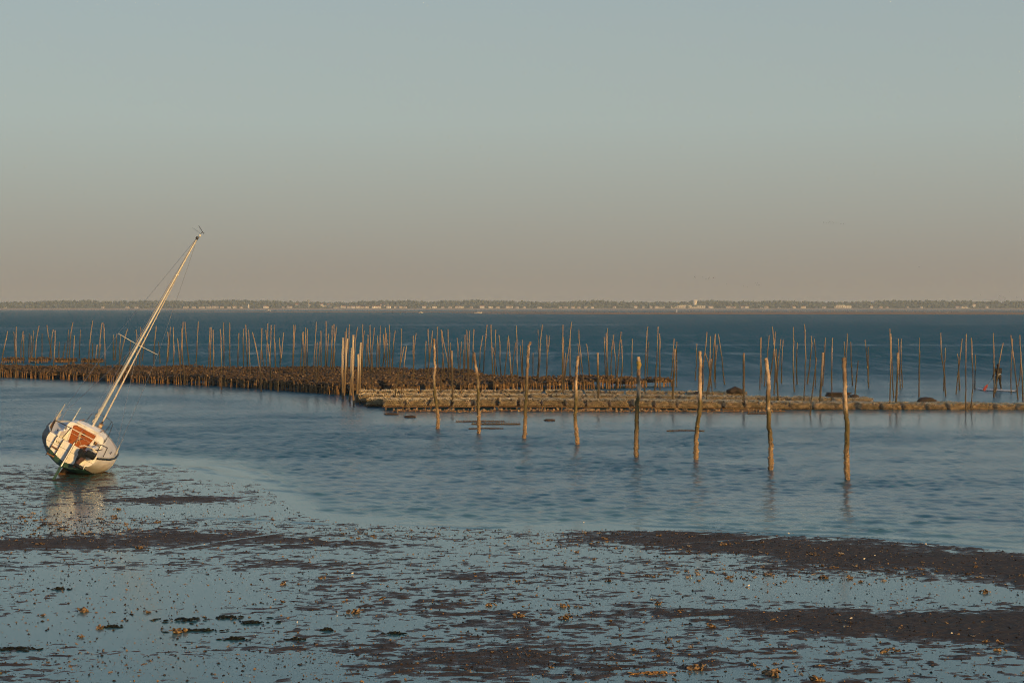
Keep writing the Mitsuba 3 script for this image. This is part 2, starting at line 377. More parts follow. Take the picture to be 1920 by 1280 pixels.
BARS = [  # x, y, half length, half depth, height of the mud banks (+) and pools (-)
(3.10,43.78,2.19,1.32,1.30),(5.78,42.60,2.51,1.92,1.60),(8.28,40.68,2.40,2.10,1.80),(10.30,39.25,1.85,2.12,1.80),(11.34,38.45,1.36,2.03,1.80),(2.82,32.96,1.36,0.69,1.00),(4.70,32.51,1.53,1.01,1.40),(6.45,31.69,1.87,1.49,1.70),(8.35,31.43,1.39,1.78,1.70),(9.46,31.43,0.93,1.78,1.70),(-11.30,42.60,1.63,1.34,1.10),(-9.12,43.58,2.06,1.61,1.30),(-6.58,43.78,1.81,1.21,0.90),(-4.31,42.99,1.52,0.98,0.80),(-9.96,52.80,1.71,0.88,1.70),(-12.56,42.60,1.26,1.53,1.10),(-16.31,61.53,2.18,1.00,0.50),(-14.31,59.23,1.22,0.92,0.60),(-15.00,56.58,2.50,1.69,0.35),(-12.06,56.08,1.82,1.16,0.35),(-12.97,53.70,1.90,0.91,0.25),(-5.09,39.25,1.39,0.65,0.60),(-0.67,38.06,0.67,0.46,0.50),(-0.91,34.27,0.81,0.37,0.90),(0.37,31.69,1.50,0.64,0.70),(-0.78,33.08,1.56,0.46,0.50),(-0.94,29.02,1.88,1.34,0.55),(0.80,29.94,1.77,1.19,0.50),(-3.85,36.24,1.50,1.74,0.35),(0.33,28.15,2.08,1.26,0.50),(-2.58,33.67,1.19,0.90,0.40),(-1.20,36.95,3.81,3.27,0.22),(1.21,29.24,4.32,1.82,0.20),(-7.61,39.09,3.46,1.13,0.25),(3.36,39.25,3.47,1.14,0.15),(-9.26,49.89,3.82,1.18,-1.80),(-13.48,50.82,2.10,1.91,0.15),(-8.56,60.55,1.96,2.71,-1.80),(-6.92,35.56,2.62,2.35,-0.90),(-7.05,31.43,2.41,1.57,-0.90),(-4.69,28.37,2.09,0.85,-0.90),(5.77,36.24,4.06,1.11,-0.70),(-0.10,33.85,1.60,0.42,-1.00),(3.53,32.34,0.67,0.22,-1.80),(7.76,35.56,2.62,0.80,-0.50),(3.00,29.94,2.65,0.47,-0.50),(0.32,43.28,0.77,0.59,-1.20),(4.10,40.94,1.45,0.44,-1.00),]
SHORE = [(-24.34,65.57),(-18.41,65.12),(-14.00,65.12),(-11.54,64.24),(-9.61,61.53),(-8.30,58.68),(-7.06,54.47),(-6.30,51.51),(-5.47,48.86),(-4.46,47.27),(0.00,45.90),(4.60,45.90),(8.39,44.50),(11.77,41.57),(14.17,38.77)]
WAVELETS = [[(2.61,46.69),(4.62,46.12),(6.15,45.35),(7.98,45.14),(9.44,44.50),(10.77,44.29)],[(7.39,46.46),(8.62,45.68),(10.04,44.82),(10.86,44.40)],[(2.97,45.79),(5.81,44.82),(8.34,44.19),(11.87,41.94)],[(-11.50,62.96),(-8.95,59.60),(-7.54,58.14),(-5.73,54.00)],[(-10.67,64.68),(-8.73,61.73),(-7.32,57.79)],[(-13.19,64.90),(-11.50,64.03),(-9.48,60.75)],[(-7.91,55.91),(-6.48,54.94),(-5.57,54.00)],[(-3.33,47.04),(-1.08,46.01),(0.00,46.24)],[(8.40,47.51),(10.26,47.04),(11.70,47.27)],[(-8.67,48.24),(-6.77,47.87),(-4.69,46.81)]]
RUTS = [[(-10.66,35.43),(-10.34,36.52),(-9.56,38.61),(-8.68,40.33),(-8.00,41.66),(-6.99,43.28),(-5.88,44.82),(-5.45,45.79)],[(4.11,42.89),(4.72,43.28),(5.42,43.58)],[(5.64,43.48),(6.37,44.09),(7.18,44.71)]]
BED_FRONT = [(-44.98,149.87),(-41.20,145.85),(-35.68,140.98),(-30.62,136.92),(-26.82,134.03),(-21.34,129.46),(-16.00,123.57),(-12.52,118.20),(-10.18,115.33),(-5.51,117.00),(-2.08,118.00),(3.24,122.50),(8.94,126.50),(11.42,128.50)]
BED_BACK = [(-47.12,157.00),(-44.07,156.00),(-34.44,154.00),(-25.21,153.00),(-19.68,152.00),(-15.89,150.00),(-10.94,143.00),(-6.54,139.00),(-2.38,134.60),(1.55,131.50),(5.40,131.00),(9.22,130.50),(11.55,130.00)]

# ------------------------------------------------------------------ materials of the setting
def sstep(a, b, x):
    t = np.clip((x - a) / (b - a), 0, 1)
    return t * t * (3 - 2 * t)


def mud_colour(p, n, uv):
    a = mikit.fbm(p.x * 1.3, p.y * 1.3, 0, 4)
    b = mikit.fbm(p.x * 11, p.y * 11, 3.0, 3)
    c = mix((0.040, 0.027, 0.017), (0.074, 0.049, 0.030), a)
    return c * (0.7 + 0.6 * b)


def mud_rough(p, n, uv):
    return 0.24 + 0.42 * smoothstep(0.0, 0.55, uv.x + 0.5 * (mikit.fbm(p.x * 3, p.y * 3, 7.0, 3) - 0.5))


paint('mud_material', proc(mud_colour), proc(mud_rough))
scene['mud_material']['bsdf']['specular'] = 0.25
scene['mud_material'] = {'type': 'twosided', 'bsdf': {'type': 'bumpmap', 'scale': 1.0, 'arbitrary': proc(lambda p, n, uv: 0.010 * mikit.fbm(p.x * 16, p.y * 22, 1.0, 4), eps=0.006), 'bsdf': scene['mud_material']['bsdf']}}


# uv of the water carries (roughness of the ripples too small to model, depth of water as 0 thin film to 1 deep)
def water_body(p, n, uv):
    return mix((0.055, 0.165, 0.172), (0.004, 0.076, 0.116), uv.y)


scene['water_material'] = {'type': 'twosided', 'bsdf': {'type': 'principled', 'base_color': proc(water_body), 'roughness': proc(lambda p, n, uv: uv.x), 'eta': 1.33}}
paint('sand_material', proc(lambda p, n, uv: mix((0.14, 0.105, 0.08), (0.27, 0.21, 0.16), mikit.fbm(p.x * 0.05, p.y * 0.05, 0, 3))), 0.9)
paint('flat_material', proc(lambda p, n, uv: mix((0.12, 0.075, 0.042), (0.22, 0.135, 0.078), mikit.fbm(p.x * 0.02, p.y * 0.06, 0, 4))), 0.8)
paint('forest_floor_material', (0.06, 0.07, 0.04), 0.9)
paint('pine_material', proc(lambda p, n, uv: mix((0.030, 0.046, 0.028), (0.070, 0.082, 0.052), mikit.fbm(p.x * 0.05, p.y * 0.05, p.z * 0.2, 3))), 0.9)

# ------------------------------------------------------------------ the shore: mud bank, water film in its hollows, open water
SX, SY = np.array(SHORE).T


def shore_y(x):
    return np.interp(x, SX, SY)


def mud_height(x, y):
    p = np.stack([x, y, 0 * x], -1)
    w = x + 0.35 * (nnoise(p * 0.9, 3) - 0.5) * 2
    v = y + 0.5 * (nnoise(p * 0.8, 4) - 0.5) * 2
    m = -0.42 + 0 * x
    for cx, cy, a, b, h in BARS:
        m = m + h * np.exp(-np.power(((w - cx) / a) ** 2 + ((v - cy) / b) ** 2, 1.6))
    r1 = nfbm(p * np.array([2.9, 5.4, 1]), 3, 21) - 0.5                # ripples a hand or two long
    r2 = nfbm(p * np.array([8.0, 11.0, 1]), 2, 31) - 0.5
    r0 = nfbm(p * np.array([0.35, 0.8, 1]), 2, 41) - 0.5
    firm = np.exp(-np.abs(m) * 0.8)
    fine = sstep(0.46, 0.36, np.abs(x) / (np.abs(y) + 8.0))             # the mesh is coarse far off to the sides
    r1, r2 = r1 * fine, r2 * fine
    h = 0.024 * m + 0.072 * r1 * (0.35 + 0.65 * firm) + 0.060 * r2 + 0.020 * r0
    h = np.where(h > 0.012, 0.012 + (h - 0.012) * 0.45, h)
    if h.size > 2000:
        for w in RUTS:                                                  # drag marks that hold a thread of water
            w = np.array(w)
            near = (x > w[:, 0].min() - 0.5) & (x < w[:, 0].max() + 0.5) & (y > w[:, 1].min() - 0.8) & (y < w[:, 1].max() + 0.8)
            q, best = np.stack([x[near], y[near]], -1), 9.0
            for a, b in zip(w[:-1], w[1:]):
                s = np.clip(((q - a) @ (b - a)) / ((b - a) @ (b - a)), 0, 1)
                best = np.minimum(best, np.linalg.norm(q - a - s[:, None] * (b - a), axis=1))
            h[near] = h[near] - 0.032 * np.exp(-(best / 0.09) ** 2) * (0.4 + nnoise(np.c_[q * 1.5, 0 * best], 96))
    t = y - shore_y(x)                                                  # metres out to sea
    return h - 0.05 * sstep(-0.6, 0.8, t) - 0.35 * sstep(0.5, 14, t), m


def fan(rows, dense, half, wide):
    """A sheet of quads whose width grows with its distance, finer near the middle."""
    u = np.concatenate([np.linspace(-wide, -half, 41)[:-1], np.linspace(-half, half, dense), np.linspace(half, wide, 41)[1:]])
    y = np.repeat(rows[:, None], len(u), 1)
    return u[None, :] * (np.abs(y) + 8.0), y, grid_faces(len(rows), len(u))


def growing(a, b, rate):
    n = int(math.log(b / a) / rate)
    return a * np.exp(np.arange(n) * rate)


# mud
rows = np.concatenate([np.linspace(-150, 15, 12), [20.0], growing(24.0, 76.0, 0.0020), np.linspace(76.5, 100, 14)])
X, Y, F = fan(rows, 560, 0.335, 1.6)
Z, _ = mud_height(X, Y)
put('mud_bank', (np.stack([X, Y, Z], -1).reshape(-1, 3), F), 'mud_material', True, uv=np.stack([np.clip(Z / 0.035, 0, 1), 0 * Z], -1).reshape(-1, 2))     # u: how high and dry
tag('mud_bank', 'wet brown tidal mud with ripples and dark bars', kind='structure')
put('seabed', (np.array([[-4000, -180, -0.75], [4000, -180, -0.75], [4000, 4100, -0.75], [-4000, 4100, -0.75]], float), np.array([[0, 1, 2], [0, 2, 3]])), 'mud_material')
tag('seabed', 'muddy bed of the bay under the water', kind='structure')

# water: one sheet, finer towards the shore, where single ripples show
def ripples(X, Y, step_x, step_y):
    """(height, roughness, depth) of the water; waves too short for the mesh become roughness."""
    t = Y - shore_y(X)
    P = np.stack([X, Y, 0 * X], -1)
    gust = nfbm(P * np.array([0.035, 0.06, 1]), 3, 51)
    fine_gust = nfbm(P * np.array([0.25, 0.5, 1]), 2, 55)
    streak = nfbm(P * np.array([0.006, 0.07, 1]), 3, 61)
    wander = 10 * (nfbm(P * np.array([0.09, 0.12, 1]), 3, 58) - 0.5)
    ruffle = sstep(0.0, 1.0, (t + 0.25 * wander * sstep(0.0, 1.5, t)) / np.interp(X, [-7.0, -3.0], [5.0, 1.1])) * (0.46 + 0.46 * sstep(0.3, 0.7, gust)) * (0.45 + 1.1 * fine_gust)
    bed_y = np.interp(X, [q[0] for q in BED_FRONT], [q[1] for q in BED_FRONT])
    left = sstep(-5.0, -11.0, X + 0.3 * wander)
    gap_bed, gap_rack = bed_y - Y + wander, 98.5 - Y + wander
    lee = left * sstep(21, 7, gap_bed) * (bed_y > Y - 1) + (1 - left) * sstep(21, 8, gap_rack) * (Y < 99.5)
    ruffle = ruffle * (1 - 0.84 * lee)
    sea = sstep(104, 235, Y + 4 * wander)
    ruffle = ruffle * (1 - sea) + sea * (1.9 + 0.9 * gust) * (0.52 + 0.96 * sstep(0.2, 0.8, nfbm(P * np.array([1.1, 0.11, 1]), 3, 63))) * (1 - 0.55 * sstep(0.60, 0.72, streak))
    rg = np.random.default_rng(5)
    bend = [2.0 * (nnoise(P * f, 70 + i) - 0.5) for i, f in enumerate((1.1, 0.55, 0.25, 0.1))]
    Z, lost = np.zeros_like(X), np.zeros_like(X)
    WAVES = 72
    for i in range(WAVES):
        lam = 0.24 * (6.0 / 0.24) ** ((i + rg.random()) / WAVES)
        th = rg.choice([-1, 1]) * rg.normal(0.72, 0.30) if i % 3 else rg.normal(0.1, 0.3)
        k = 2 * math.pi / lam
        slope = 0.006 * min(1.0, (1.3 / lam) ** 0.5) + 0.037 * math.exp(-0.5 * (math.log(lam / 0.68) / 0.5) ** 2)
        big = 1.0 if lam < 1.2 else sstep(60, 200, Y) * 0.8 + 0.2
        cell = np.maximum(step_y * abs(math.cos(th)), step_x * abs(math.sin(th)))
        seen = sstep(1.9, 3.4, lam / np.maximum(cell, 1e-6))
        s = k * (math.sin(th) * X + math.cos(th) * Y) + rg.random() * 6.283 + bend[min(3, int(max(0.0, math.log(lam / 0.3) / 0.7)))]
        Z += big * seen * slope / k * (np.sin(s) + 0.22 * np.cos(2 * s))
        lost += (big * slope) ** 2 * 0.5 * (1 - seen ** 2)
    Z *= ruffle
    for k, w in enumerate(WAVELETS):                                    # low ridges that run up the shallows
        w = np.array(w)
        near = (X > w[:, 0].min() - 0.4) & (X < w[:, 0].max() + 0.4) & (Y > w[:, 1].min() - 1.5) & (Y < w[:, 1].max() + 1.5)
        q = np.stack([X[near], Y[near]], -1)
        best, best_s = np.full(len(q), 9.0), np.zeros(len(q))
        for j, (a, b) in enumerate(zip(w[:-1], w[1:])):
            s = np.clip(((q - a) @ (b - a)) / ((b - a) @ (b - a)), 0, 1)
            d = np.linalg.norm(q - a - s[:, None] * (b - a), axis=1) + 0.35 * (nnoise(np.c_[q * 1.3, 0 * s], 90 + k) - 0.5)
            best_s = np.where(d < best, (j + s) / (len(w) - 1), best_s)
            best = np.minimum(best, d)
        Z[near] += 0.050 * np.exp(-(best / 0.14) ** 2) * np.sin(np.pi * np.clip(best_s, 0, 1)) ** 0.5 * (0.3 + nnoise(np.c_[q * 0.8, 0 * best], 97 + k))
    rough = np.sqrt(np.sqrt(2 * (lost + 0.0007 * sstep(0.0, 2.0, t)) * ruffle ** 2 + 0.0004))
    return Z, rough, sstep(0.0, 9.0, t)


def columns(dense):
    return np.concatenate([np.linspace(-1.6, -0.325, 25)[:-1], np.linspace(-0.325, 0.325, dense), np.linspace(0.325, 1.6, 25)[1:]])


SEAM = 112.0
near_rows = np.concatenate([np.linspace(-140, 15, 8), growing(18.0, 40.0, 0.012), growing(40.0, SEAM - 0.2, 0.0024), [SEAM]])
far_rows = np.concatenate([[SEAM], growing(SEAM + 0.35, 400.0, 0.0042), growing(400.0, 1500.0, 0.0070), growing(1500.0, 4060.0, 0.02), [4060.0]])
sheets = []
for rows, u in ((near_rows, columns(841)), (far_rows, columns(421))):
    X, Y = u[None, :] * (np.abs(rows)[:, None] + 8.0), np.repeat(rows[:, None], len(u), 1)
    sheets.append([X, Y, *ripples(X, Y, np.abs(np.gradient(X, axis=1)), np.gradient(rows)[:, None] + 0 * X), grid_faces(*X.shape)])
sheets[0][2][-1] = np.interp(sheets[0][0][-1], sheets[1][0][0], sheets[1][2][0])      # no gap along the seam
wv = np.vstack([np.stack(q[:3], -1).reshape(-1, 3) for q in sheets])
wuv = np.vstack([np.stack(q[3:5], -1).reshape(-1, 2) for q in sheets])
put('water', (wv, np.vstack([sheets[0][5], sheets[1][5] + sheets[0][0].size])), 'water_material', True, uv=wuv)
tag('water', 'blue rippled water of the bay, thin and still over the mud', kind='structure')

# far shore: tidal flats, beach, land
def flat_sheet(outline_near, outline_far, top, n=60):
    """A low bank between two lines of points (x, y), domed across."""
    a, b = np.array(outline_near, float), np.array(outline_far, float)
    x = np.linspace(max(a[0, 0], b[0, 0]), min(a[-1, 0], b[-1, 0]), n)
    ya, yb = np.interp(x, *a.T), np.interp(x, *b.T)
    s = np.linspace(0, 1, 9)
    yy = ya[:, None] + (yb - ya)[:, None] * s
    xx = np.repeat(x[:, None], 9, 1)
    zz = -0.1 + (top + 0.1) * np.sin(np.pi * s)[None] ** 0.6 * np.sin(np.pi * np.linspace(0.0, 1, n))[:, None] ** 0.35
    zz = zz + 0.12 * (nfbm(np.stack([xx * 0.02, yy * 0.03, 0 * xx], -1), 3, 7) - 0.5)
    return np.stack([xx, yy, zz], -1).reshape(-1, 3), grid_faces(n, 9)[:, ::-1]


put('tidal_flat', flat_sheet([(-60, 1640), (60, 1420), (300, 1390), (560, 1340)], [(-60, 1800), (60, 1900), (300, 2150), (560, 2200)], 0.5), 'flat_material', True)
tag('tidal_flat', 'long brown mudflat bared in front of the far shore on the right', kind='structure')
put('tidal_flat_001', flat_sheet([(-420, 2080), (-200, 1990), (40, 2100), (130, 2260)], [(-420, 2140), (-200, 2330), (40, 2380), (130, 2400)], 0.35), 'flat_material', True)
tag('tidal_flat_001', 'thin brown mudflat in front of the village on the far shore', kind='structure')
put('tidal_flat_002', flat_sheet([(-100, 2450), (200, 2300), (900, 2250)], [(-100, 2600), (200, 2700), (900, 2750)], 0.35), 'flat_material', True)
tag('tidal_flat_002', 'dark strip of mussel grounds behind the brown mudflat', kind='structure')
LX = np.linspace(-1500, 1500, 121)
bz = [-0.3, 1.5, 3.0, 3.4, 5.0, 9.0, 11.0, 11.0]
by = [3990, 4008, 4024, 4040, 4080, 4160, 4300, 5000]
wob = 18 * (nfbm(np.stack([LX * 0.004, 0 * LX, 0 * LX], -1), 3, 9) - 0.5)
XX = np.repeat(LX[:, None], len(by), 1)
YY = np.array(by)[None] + wob[:, None]
ZZ = np.repeat(np.array(bz)[None], len(LX), 0)
put('far_beach', (np.stack([XX, YY, ZZ], -1)[:, :4].reshape(-1, 3), grid_faces(len(LX), 4)[:, ::-1]), 'sand_material', True)
tag('far_beach', 'pale strip of beach along the far shore', kind='structure')
put('far_land', (np.stack([XX, YY, ZZ], -1)[:, 3:].reshape(-1, 3), grid_faces(len(LX), len(by) - 3)[:, ::-1]), 'forest_floor_material', True)
tag('far_land', 'low wooded land behind the far beach', kind='structure')

# pine woods on the far shore: one mass of crowns
ico = trimesh.creation.icosphere(subdivisions=1)
low = trimesh.creation.icosphere(subdivisions=0)
rg = np.random.default_rng(8)
vs, fs, at = [], [], 0
line = nfbm(np.stack([np.linspace(0, 30, 400), np.zeros(400), np.zeros(400)], -1), 3, 12)
for layer, (yl, n) in enumerate(((4060, 520), (4095, 520), (4140, 560), (4190, 560))):
    for i in range(n):
        x = -1420 + 2840 * (i + rg.random()) / n
        hgt = (7.5 + 7.5 * np.interp((x + 1420) / 2840, np.linspace(0, 1, 400), line)) * rg.uniform(0.75, 1.12)
        hgt *= 0.55 if layer == 0 and rg.random() < 0.6 else 1.0
        rx, rz = rg.uniform(2.6, 5.5), rg.uniform(1.8, 3.6)
        v = ico.vertices * np.array([rx, rx, rz]) * (0.75 + 0.5 * nnoise(ico.vertices * 1.7 + i * 3.1, 4))[:, None]
        vs.append(v + [x, yl + rg.uniform(-14, 14), 5.0 + layer * 1.2 + hgt - rz])
        fs.append(ico.faces + at)
        at += len(v)
        if hgt > 8:                                                     # the bulk under the crown
            v = low.vertices * np.array([rx * 1.1, rx, hgt * 0.55])
            vs.append(v + [x, yl + 4, 4.0 + layer * 1.2 + hgt * 0.35])
            fs.append(low.faces + at)
            at += len(v)
put('pine_woods', (np.vstack(vs), np.vstack(fs)), 'pine_material', True)
tag('pine_woods', 'dark green pine woods along the whole far shore', 'woods', kind='stuff')

# ------------------------------------------------------------------ bare stakes and posts
ORD = ['first', 'second', 'third', 'fourth', 'fifth', 'sixth', 'seventh', 'eighth', 'ninth', 'tenth', 'eleventh', 'twelfth', 'thirteenth', 'fourteenth', 'fifteenth',
       'sixteenth', 'seventeenth', 'eighteenth', 'nineteenth', 'twentieth', 'twenty-first', 'twenty-second', 'twenty-third', 'twenty-fourth', 'twenty-fifth', 'twenty-sixth',
       'twenty-seventh', 'twenty-eighth', 'twenty-ninth', 'thirtieth']


def wood_colour(p, n, uv):
    """Weathered pole: bare tan wood above the tide line, dark weed-stained wood below it, grain along the pole."""
    ang = mikit.fbm(p.x * 60, p.y * 60, p.z * 2.2, 3)
    blotch = mikit.fbm(p.x * 0.9, p.y * 0.9, p.z * 1.4, 3)
    dry = mix((0.18, 0.130, 0.092), (0.38, 0.29, 0.21), blotch)
    wet = mix((0.040, 0.031, 0.016), (0.105, 0.078, 0.042), blotch)
    tide = smoothstep(1.7, 3.0, p.z + 1.6 * (mikit.noise(p.x * 0.7, p.y * 0.7, 3.0) - 0.5) + 0.5 * (blotch - 0.5))
    return mix(wet, dry, tide) * (0.55 + 0.9 * ang)


def post_colour(p, n, uv):
    streak = mikit.fbm(p.x * 34, p.y * 34, p.z * 1.6, 4)
    blotch = mikit.fbm(p.x * 2.0, p.y * 2.0, p.z * 2.4, 3)
    dry = mix((0.20, 0.135, 0.085), (0.50, 0.38, 0.27), smoothstep(0.3, 0.7, blotch))
    wet = mix((0.060, 0.050, 0.020), (0.150, 0.115, 0.046), blotch)
    low = mix((0.14, 0.085, 0.04), (0.36, 0.25, 0.14), mikit.fbm(p.x * 22, p.y * 22, p.z * 22, 3))
    c = mix(wet, dry, smoothstep(2.0, 2.7, p.z + 0.9 * (blotch - 0.5)))
    c = mix(low, c, smoothstep(0.75, 1.25, p.z + 0.8 * (blotch - 0.5)))
    crack = smoothstep(0.62, 0.70, mikit.fbm(p.x * 45, p.y * 45, p.z * 0.9 + 9.0, 2))
    return c * (0.6 + 0.75 * streak) * (1 - 0.6 * crack)


paint('stake_wood', proc(wood_colour), 0.8)
paint('post_wood', proc(post_colour), 0.8)
paint('pale_wood', proc(lambda p, n, uv: mix(mix((0.10, 0.07, 0.035), (0.22, 0.15, 0.08), mikit.fbm(p.x * 25, p.y * 25, p.z * 1.5, 3)), mix((0.32, 0.25, 0.17), (0.60, 0.50, 0.36), mikit.fbm(p.x * 25, p.y * 25, p.z * 1.5, 3)), smoothstep(1.0, 2.6, p.z))), 0.75)
paint('lichen_material', (0.30, 0.21, 0.055), 0.9)
paint('barnacle_material', proc(lambda p, n, uv: mix((0.13, 0.085, 0.045), (0.50, 0.38, 0.24), smoothstep(0.35, 0.75, mikit.fbm(p.x * 30, p.y * 30, p.z * 30, 3)))), 0.85)


def pole(pts, y, r0, r1, rg, sides=7, step=0.45, rough=0.10, lean=0.05):
    """A naturally crooked pole through the bends (x, z) at distance y."""
    x, z = np.array(pts[0::2]), np.array(pts[1::2])
    if z[0] <= 0.01:
        s = (x[1] - x[0]) / max(z[1] - z[0], 1e-6)
        x, z = np.r_[x[0] - 0.35 * s, x], np.r_[-0.35, z]
    t = np.r_[0, np.cumsum(np.hypot(np.diff(x), np.diff(z)))]
    n = max(6, int(t[-1] / step))
    q = np.linspace(0, t[-1], n)
    px, pz = np.interp(q, t, x), np.interp(q, t, z)
    px[1:-1] = 0.25 * px[:-2] + 0.5 * px[1:-1] + 0.25 * px[2:]
    py = y + rg.normal(0, lean) * pz + np.cumsum(rg.normal(0, 0.012, n))
    px = px + rg.normal(0, 0.010, n)
    r = np.interp(q, [0, t[-1]], [r0, r1]) * (1 + rough * rg.normal(0, 1, n))
    m = tube(np.stack([px, py, pz], -1), r, sides)
    return m, px, py, pz, r


def region(u):
    for edge, text in ((170, 'left of the sailboat'), (330, 'behind the sailboat mast'), (640, 'between mast and pale stake cluster'), (690, 'beside the pale stake cluster'),
                       (816, 'between pale cluster and first big post'), (893, 'between first and second big posts'), (988, 'between second and third big posts'),
                       (1080, 'between third and fourth big posts'), (1197, 'between fourth and fifth big posts'), (1311, 'between fifth and sixth big posts'),
                       (1441, 'between sixth and seventh big posts'), (1585, 'between seventh and eighth big posts'), (1800, 'right of the last big post')):
        if u < edge:
            return text
    return 'beside the paddler at the right'


rg = np.random.default_rng(21)
order, pale, count = [], [], {}
for i, s in enumerate(STAKES):
    kind, y, pts = s[0], s[1], s[2:]
    thick = kind in 'WFCM'
    k = y / 120
    m, *_ = pole(pts, y, (0.068 if thick else 0.044 * rg.uniform(0.75, 1.2)) * (0.5 + 0.5 * k), (0.060 if thick else 0.029) * (0.5 + 0.5 * k), rg)
    u = 960 + 3400 * pts[0] / y
    if thick:
        key = put('thick_stake', m, 'pale_wood' if kind in 'WFM' else 'stake_wood', 40)
        pale.append((u, kind, key))
    else:
        key = put('thin_stake', m, 'stake_wood', 40)
        order.append((u, region(u), {'w': 'in water', 'f': 'in the dark bed', 'c': 'among pale tubes'}[kind], key))
for u, reg, where, key in sorted(order):
    n = count[reg, where] = count.get((reg, where), 0) + 1
    tag(key, f'{ORD[n - 1]} thin stake from left {where}, {reg}', 'stake', 'thin bare stakes about the oyster beds')
n = 0
for u, kind, key in sorted(pale):
    if u < 690:
        n += 1
        tag(key, f'{ORD[n - 1]} from left of the thick pale stakes clustered at the tubes\' left end', 'stake', 'thick pale stakes in a cluster')
    else:
        tag(key, f'thick sawn-off stake rising from the tubes, {region(u)}', 'stake', 'thick stakes rising from the tube racks')

WHICH = ['leftmost', 'second from left', 'third from left', 'fourth from left', 'fourth from right', 'third from right', 'second from right', 'rightmost']
LOOK = ['slightly bent', 'with a knobby narrow top', 'slender and leaning right', 'with a curved dark lower half', 'topped with a yellow lichen patch', 'straight and sawn flat', 'with a crooked pale head', 'tall, split and peeling']
crumb = trimesh.creation.icosphere(subdivisions=0)
for i, s in enumerate(POSTS):
    y, pts = s[0], s[1:]
    r0, r1 = (0.088, 0.066) if i > 3 else (0.078, 0.056)
    m, px, py, pz, r = pole(pts, y, r0, r1, rg, 14, 0.07, 0.035, 0.01)
    v = np.array(m.vertices)
    ax = np.interp(v[:, 2], pz, px)
    ay = np.interp(v[:, 2], pz, py)
    g = 1 + 0.30 * (nfbm(np.c_[np.arctan2(v[:, 1] - ay, v[:, 0] - ax) * 1.3, v[:, 2] * 0.8, 0 * ax + i * 9], 3, 3) - 0.5)
    v[:, 0], v[:, 1] = ax + (v[:, 0] - ax) * g, ay + (v[:, 1] - ay) * g
    post = tag(key_of('mooring_post'), f'weathered post, {WHICH[i]} in the near row, {LOOK[i]}', 'post', 'row of big posts in the near water')
    scene[post + '__trunk'] = ply((v, m.faces), 'post_wood', 50)
    bits = []
    for j in range(110 if i > 2 else 70):                                # shells that crust the foot
        z = abs(rg.normal(0, 0.42)) + 0.02
        a = rg.uniform(0, 6.28)
        rr = np.interp(z, pz, r) * 0.98
        c = crumb.vertices * rg.uniform(0.012, 0.036) * rg.uniform(0.6, 1.3, 3)
        bits.append(trimesh.Trimesh(c + [np.interp(z, pz, px) + rr * math.cos(a), np.interp(z, pz, py) + rr * math.sin(a), z], crumb.faces, process=False))
    scene[post + '__barnacles'] = ply(cat(bits), 'barnacle_material')
    labels[post + '__barnacles'] = {'label': 'crust of barnacles and oysters round the foot of the post', 'kind': 'stuff'}
    if i == 4:
        z0, z1 = pz[-1] - 0.44, pz[-1] - 0.16
        zz = np.linspace(z0, z1, 7)
        g = trimesh.Trimesh(tube(np.stack([np.interp(zz, pz, px), np.interp(zz, pz, py), zz], -1), np.interp(zz, pz, r) * 1.14 + np.array([0, .004, .006, .003, .006, .003, 0]), 12).vertices, tube(np.stack([zz * 0, zz * 0, zz], -1), 0.1, 12).faces, process=False)
        scene[post + '__lichen_patch'] = ply(g, 'lichen_material', 50)

# ------------------------------------------------------------------ dark oyster bed: racks of stakes under thick oyster growth
def growth_colour(p, n, uv):
    a = mikit.fbm(p.x * 5, p.y * 5, p.z * 5, 3)
    pick = mikit.cell_rand(p.x * 7, p.y * 7, p.z * 9)
    c = mix((0.038, 0.025, 0.014), (0.130, 0.080, 0.038), a)
    return mix(c, (0.30, 0.20, 0.11), smoothstep(0.93, 0.97, pick))


paint('oyster_growth', proc(growth_colour), 0.75)
paint('peg_wood', proc(lambda p, n, uv: mix((0.10, 0.058, 0.024), (0.36, 0.21, 0.09), mikit.fbm(p.x * 9, p.y * 9, p.z * 6, 3))), 0.8)
W_, D_, H_ = 1.95, 1.95, 0.62


def growth(seed, lumps=56):
    g = np.random.default_rng(seed)
    n = 13
    u = np.linspace(-1, 1, n)
    gx, gy = np.meshgrid(u * W_ / 2, u * D_ / 2, indexing='ij')
    gz = H_ - 0.06 + 0.16 * (nfbm(np.stack([gx * 2.3, gy * 2.3, 0 * gx + seed], -1), 3, seed) - 0.5)
    top = trimesh.Trimesh(np.stack([gx, gy, gz], -1).reshape(-1, 3), grid_faces(n, n), process=False)
    bits = [top, box((W_ * 0.97, D_ * 0.97, 0.18), (0, 0, H_ - 0.20))]
    for i in range(lumps):
        x, y = g.uniform(-W_ / 2, W_ / 2), g.uniform(-D_ / 2, D_ / 2)
        if i < lumps * 0.35:
            y = -D_ / 2 + g.uniform(-0.08, 0.10)
        z = H_ - 0.02 + g.uniform(-0.03, 0.10) if i >= lumps * 0.35 else g.uniform(H_ - 0.32, H_ + 0.02)
        s = g.uniform(0.05, 0.115)
        h = trimesh.creation.icosphere(subdivisions=0)
        v = h.vertices * g.uniform(0.55, 1.35, (12, 1)) * s * np.array([1.2, 0.9, 0.9])
        bits.append(trimesh.Trimesh(v + [x, y, z], h.faces, process=False))
    return ply(cat(bits), 'oyster_growth')


def peg(g, x, y, h):
    tilt = g.normal(0, 0.10, 2) * h
    return tube([[x, y, -0.4], [x + tilt[0] * 0.4, y + tilt[1] * 0.4, h * 0.5], [x + tilt[0], y + tilt[1], h]], [0.036, 0.032, 0.026], 5)


